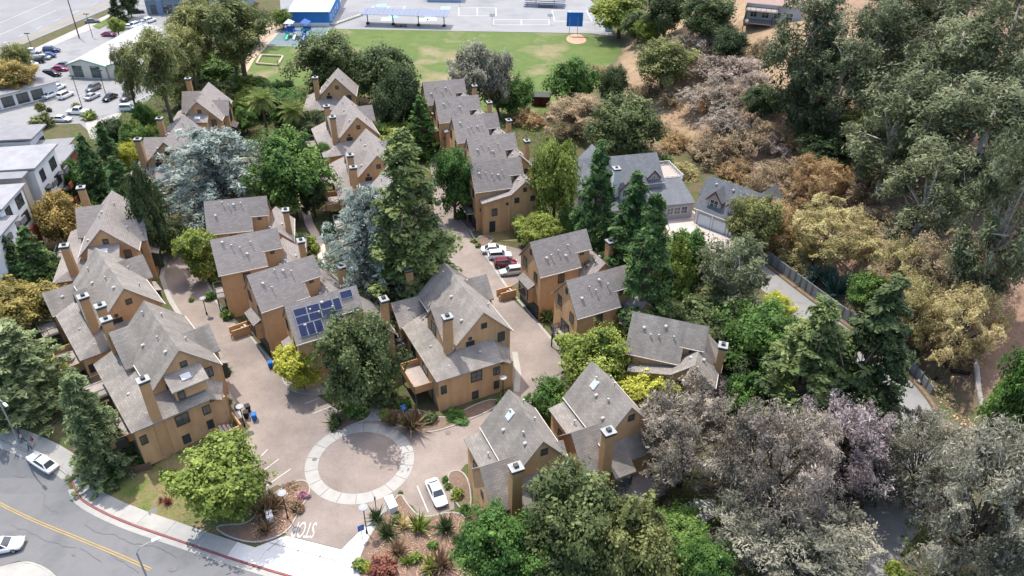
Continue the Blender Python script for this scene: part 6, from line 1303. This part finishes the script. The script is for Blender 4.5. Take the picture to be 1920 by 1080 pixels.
B = P(1134, 59); e = empty('equipment_box', B, 0, 'pale blue equipment box with dark emblem at the court edge', 'box'); MB().box(0, 2.6, 0, 1.8, 0, 2.3).obj('housing', mat('box_pale', [(.5, .6, .68)], .6), e); MB().box(-.1, 2.7, -.1, 1.9, 2.3, 2.4).obj('lid', M_WHITE, e); MB().tube([(1.8, -.03, 1.2), (1.8, .0, 1.2)], [.4, .4], 12).obj('emblem', M_BLACK, e)
for i, (x, y) in enumerate(((923, 46), (1031, 46), (862, 12))): B = P(x, y); e = empty('basketball_hoop', B, 0, ['basketball post left of the white court lines', 'basketball post right of the white court lines', 'basketball post at the top of the court'][i], 'basketball hoop', 'basketball posts'); MB().tube([(0, 0, 0), (0, 0, 3)], [.08, .08], 6).obj('post', M_ST, e); MB().box(-.9, .9, -.2, -.12, 2.6, 3.7).obj('backboard', M_WHITE, e)
B = P(622, 48); e = empty('ramp', B, rad(62), 'grey access ramp with railings beside the blue classroom', 'ramp'); MB().box(0, 16, -.9, .9, 0, .5).obj('ramp_slab', M_CONC, e); [MB().box(0, 16, y-.03, y+.03, 1.3, 1.38).obj('handrail', M_ST, e) for y in (-.9, .9)]; b = MB(); [b.box(1.5*i, 1.5*i+.06, y-.03, y+.03, .5, 1.3) for i in range(11) for y in (-.9, .9)]; b.obj('rail_posts', M_ST, e)
# wooden pickets and covered grill by the street side townhouse
def fence(pl, hgt, label, m_, gap=.16, nm='fence', bw=.14):
    pts = [T(*p) for p in pl]; e = empty(nm, pts[0], 0, label, 'fence', 'fences')
    for a, b_ in zip(pts[:-1], pts[1:]):
        L = math.hypot(*(b_-a)[:2]); n = max(2, int(L/gap)); an = math.atan2(b_[1]-a[1], b_[0]-a[0]); me = CACHE.setdefault((nm, hgt, m_.name), MB().box(-bw/2, bw/2, -.02, .02, -.2, hgt).me('board', m_))
        for i in range(n): p = a+(b_-a)*(i+.5)/n; add('board', me, e, (p[0]-pts[0][0], p[1]-pts[0][1], p[2]-pts[0][2]), (0, 0, an))
        for z in (.3, hgt-.25): MB().box(0, L, .02, .07, z-.05, z+.05).obj('rail', m_, e, tuple(a-pts[0]), (0, -math.asin(max(-1, min(1, (b_[2]-a[2])/L))), an))
M_PICK = mat('brown_picket', [(.13, .075, .05), (.18, .11, .075)], .9, 3)
fence([(240, 890), (263, 886), (286, 880)], 1.2, 'brown picket fence below the street side deck', M_PICK); fence([(872, 990), (884, 985), (897, 1005), (905, 1018)], 1.7, 'tan board fence below the nearest townhouse', mat('tan_fence', [(.3, .19, .11)], .9), .22, 'board_fence', .2)
fence([(286, 460), (335, 462), (370, 460)], 1.1, 'pale wire railing fence at the head of the left drive', M_CAP, .5, 'rail_fence', .05); fence([(448, 138), (470, 100), (500, 70), (540, 46)], 1.6, 'grey mesh fence along the playground dirt strip', M_ST, .8, 'mesh_fence', .06)
B = h5.e.matrix_basis @ Vector((-1.4, 9.0, 2.8)); e = empty('covered_grill', B, .5, 'black covered grill on the street side balcony', 'grill'); b = MB(); b.box(-.7, .7, -.35, .35, 0, .8, .95); b.box(-.65, .65, -.32, .32, .8, 1.15, .7); b.obj('cover', M_BLACK, e)
# people on the sidewalk at the far left
def person(px, py, rz, shirt, trous, label, step=.25, sc=1.0):
    B = T(px, py); e = empty('person', (B[0], B[1], B[2]+.13), rz, label, 'person', 'people on the sidewalk'); e.scale = (sc,)*3
    J = dict(pel=(0, 0, .95), ch=(.02, 0, 1.3), nk=(.02, 0, 1.48), hd=(.04, 0, 1.58), ht=(.05, 0, 1.72), hl=(0, .1, .9), kl=(step*.6, .1, .5), al=(step*.7, .1, .08), tl=(step*.7+.16, .1, .04), hr=(0, -.1, .9), kr=(-step*.2, -.1, .5), ar=(-step, -.1, .1), tr=(-step+.15, -.1, .04), sl=(.02, .2, 1.4), el=(-.06, .27, 1.14), wl=(.08, .28, .9), fl=(.12, .28, .8), sr=(.02, -.2, 1.4), er=(0, -.27, 1.14), wr=(.16, -.26, .95), fr=(.22, -.25, .87))
    K = list(J); E = [('pel', 'ch'), ('ch', 'nk'), ('nk', 'hd'), ('hd', 'ht'), ('pel', 'hl'), ('hl', 'kl'), ('kl', 'al'), ('al', 'tl'), ('pel', 'hr'), ('hr', 'kr'), ('kr', 'ar'), ('ar', 'tr'), ('ch', 'sl'), ('sl', 'el'), ('el', 'wl'), ('wl', 'fl'), ('ch', 'sr'), ('sr', 'er'), ('er', 'wr'), ('wr', 'fr')]
    Rr = dict(pel=.15, ch=.17, nk=.055, hd=.1, ht=.085, hl=.09, kl=.065, al=.045, tl=.035, hr=.09, kr=.065, ar=.045, tr=.035, sl=.065, el=.048, wl=.034, fl=.03, sr=.065, er=.048, wr=.034, fr=.03)
    me = bpy.data.meshes.new('body'); me.from_pydata([J[k] for k in K], [(K.index(a), K.index(b)) for a, b in E], []); o = bpy.data.objects.new('tmp', me); C.objects.link(o); sk = o.modifiers.new('s', 'SKIN'); ss = o.modifiers.new('u', 'SUBSURF'); ss.levels = 1
    for i, k in enumerate(K): me.skin_vertices[0].data[i].radius = (Rr[k]*(1.0), Rr[k]*(1.25 if k in ('pel', 'ch') else 1)); me.skin_vertices[0].data[i].use_root = k == 'pel'
    dg = bpy.context.evaluated_depsgraph_get(); m2 = bpy.data.meshes.new_from_object(o.evaluated_get(dg)); C.objects.unlink(o); bpy.data.objects.remove(o); m2.name = 'body'; m2.materials.clear()
    for q in (mat('skin', [(.38, .23, .16)], .6), shirt, trous, mat('dark_hair', [(.02, .015, .012)], .7)): m2.materials.append(q)
    for p in m2.polygons: z = p.center.z; y = abs(p.center.y); p.material_index = (3 if z > 1.66 or (z > 1.55 and p.center.x < .02) else 0) if z > 1.5 else 0 if y > .215 and z < 1.2 else 1 if z > .95 else 2 if z > .1 else 3
    m2.polygons.foreach_set('use_smooth', [True]*len(m2.polygons)); add('body', m2, e)
cl_ = lambda n, c: mat('cloth_'+n, [c], .85)
person(58, 846, .4, cl_('teal', (.1, .3, .34)), cl_('navy', (.02, .03, .08)), 'person in a teal top walking nearest the parked sedan'); person(66, 838, .5, cl_('maroon', (.2, .04, .06)), cl_('pale', (.4, .38, .36)), 'person in a dark red top behind the teal one'); person(45, 830, .4, cl_('white', (.6, .6, .58)), cl_('black', (.02, .02, .02)), 'person in a white top in the middle of the group', .2, .9); person(39, 822, .4, cl_('purple', (.2, .1, .3)), cl_('grey', (.15, .15, .16)), 'person in a purple top, farthest of the group', .2, .85)
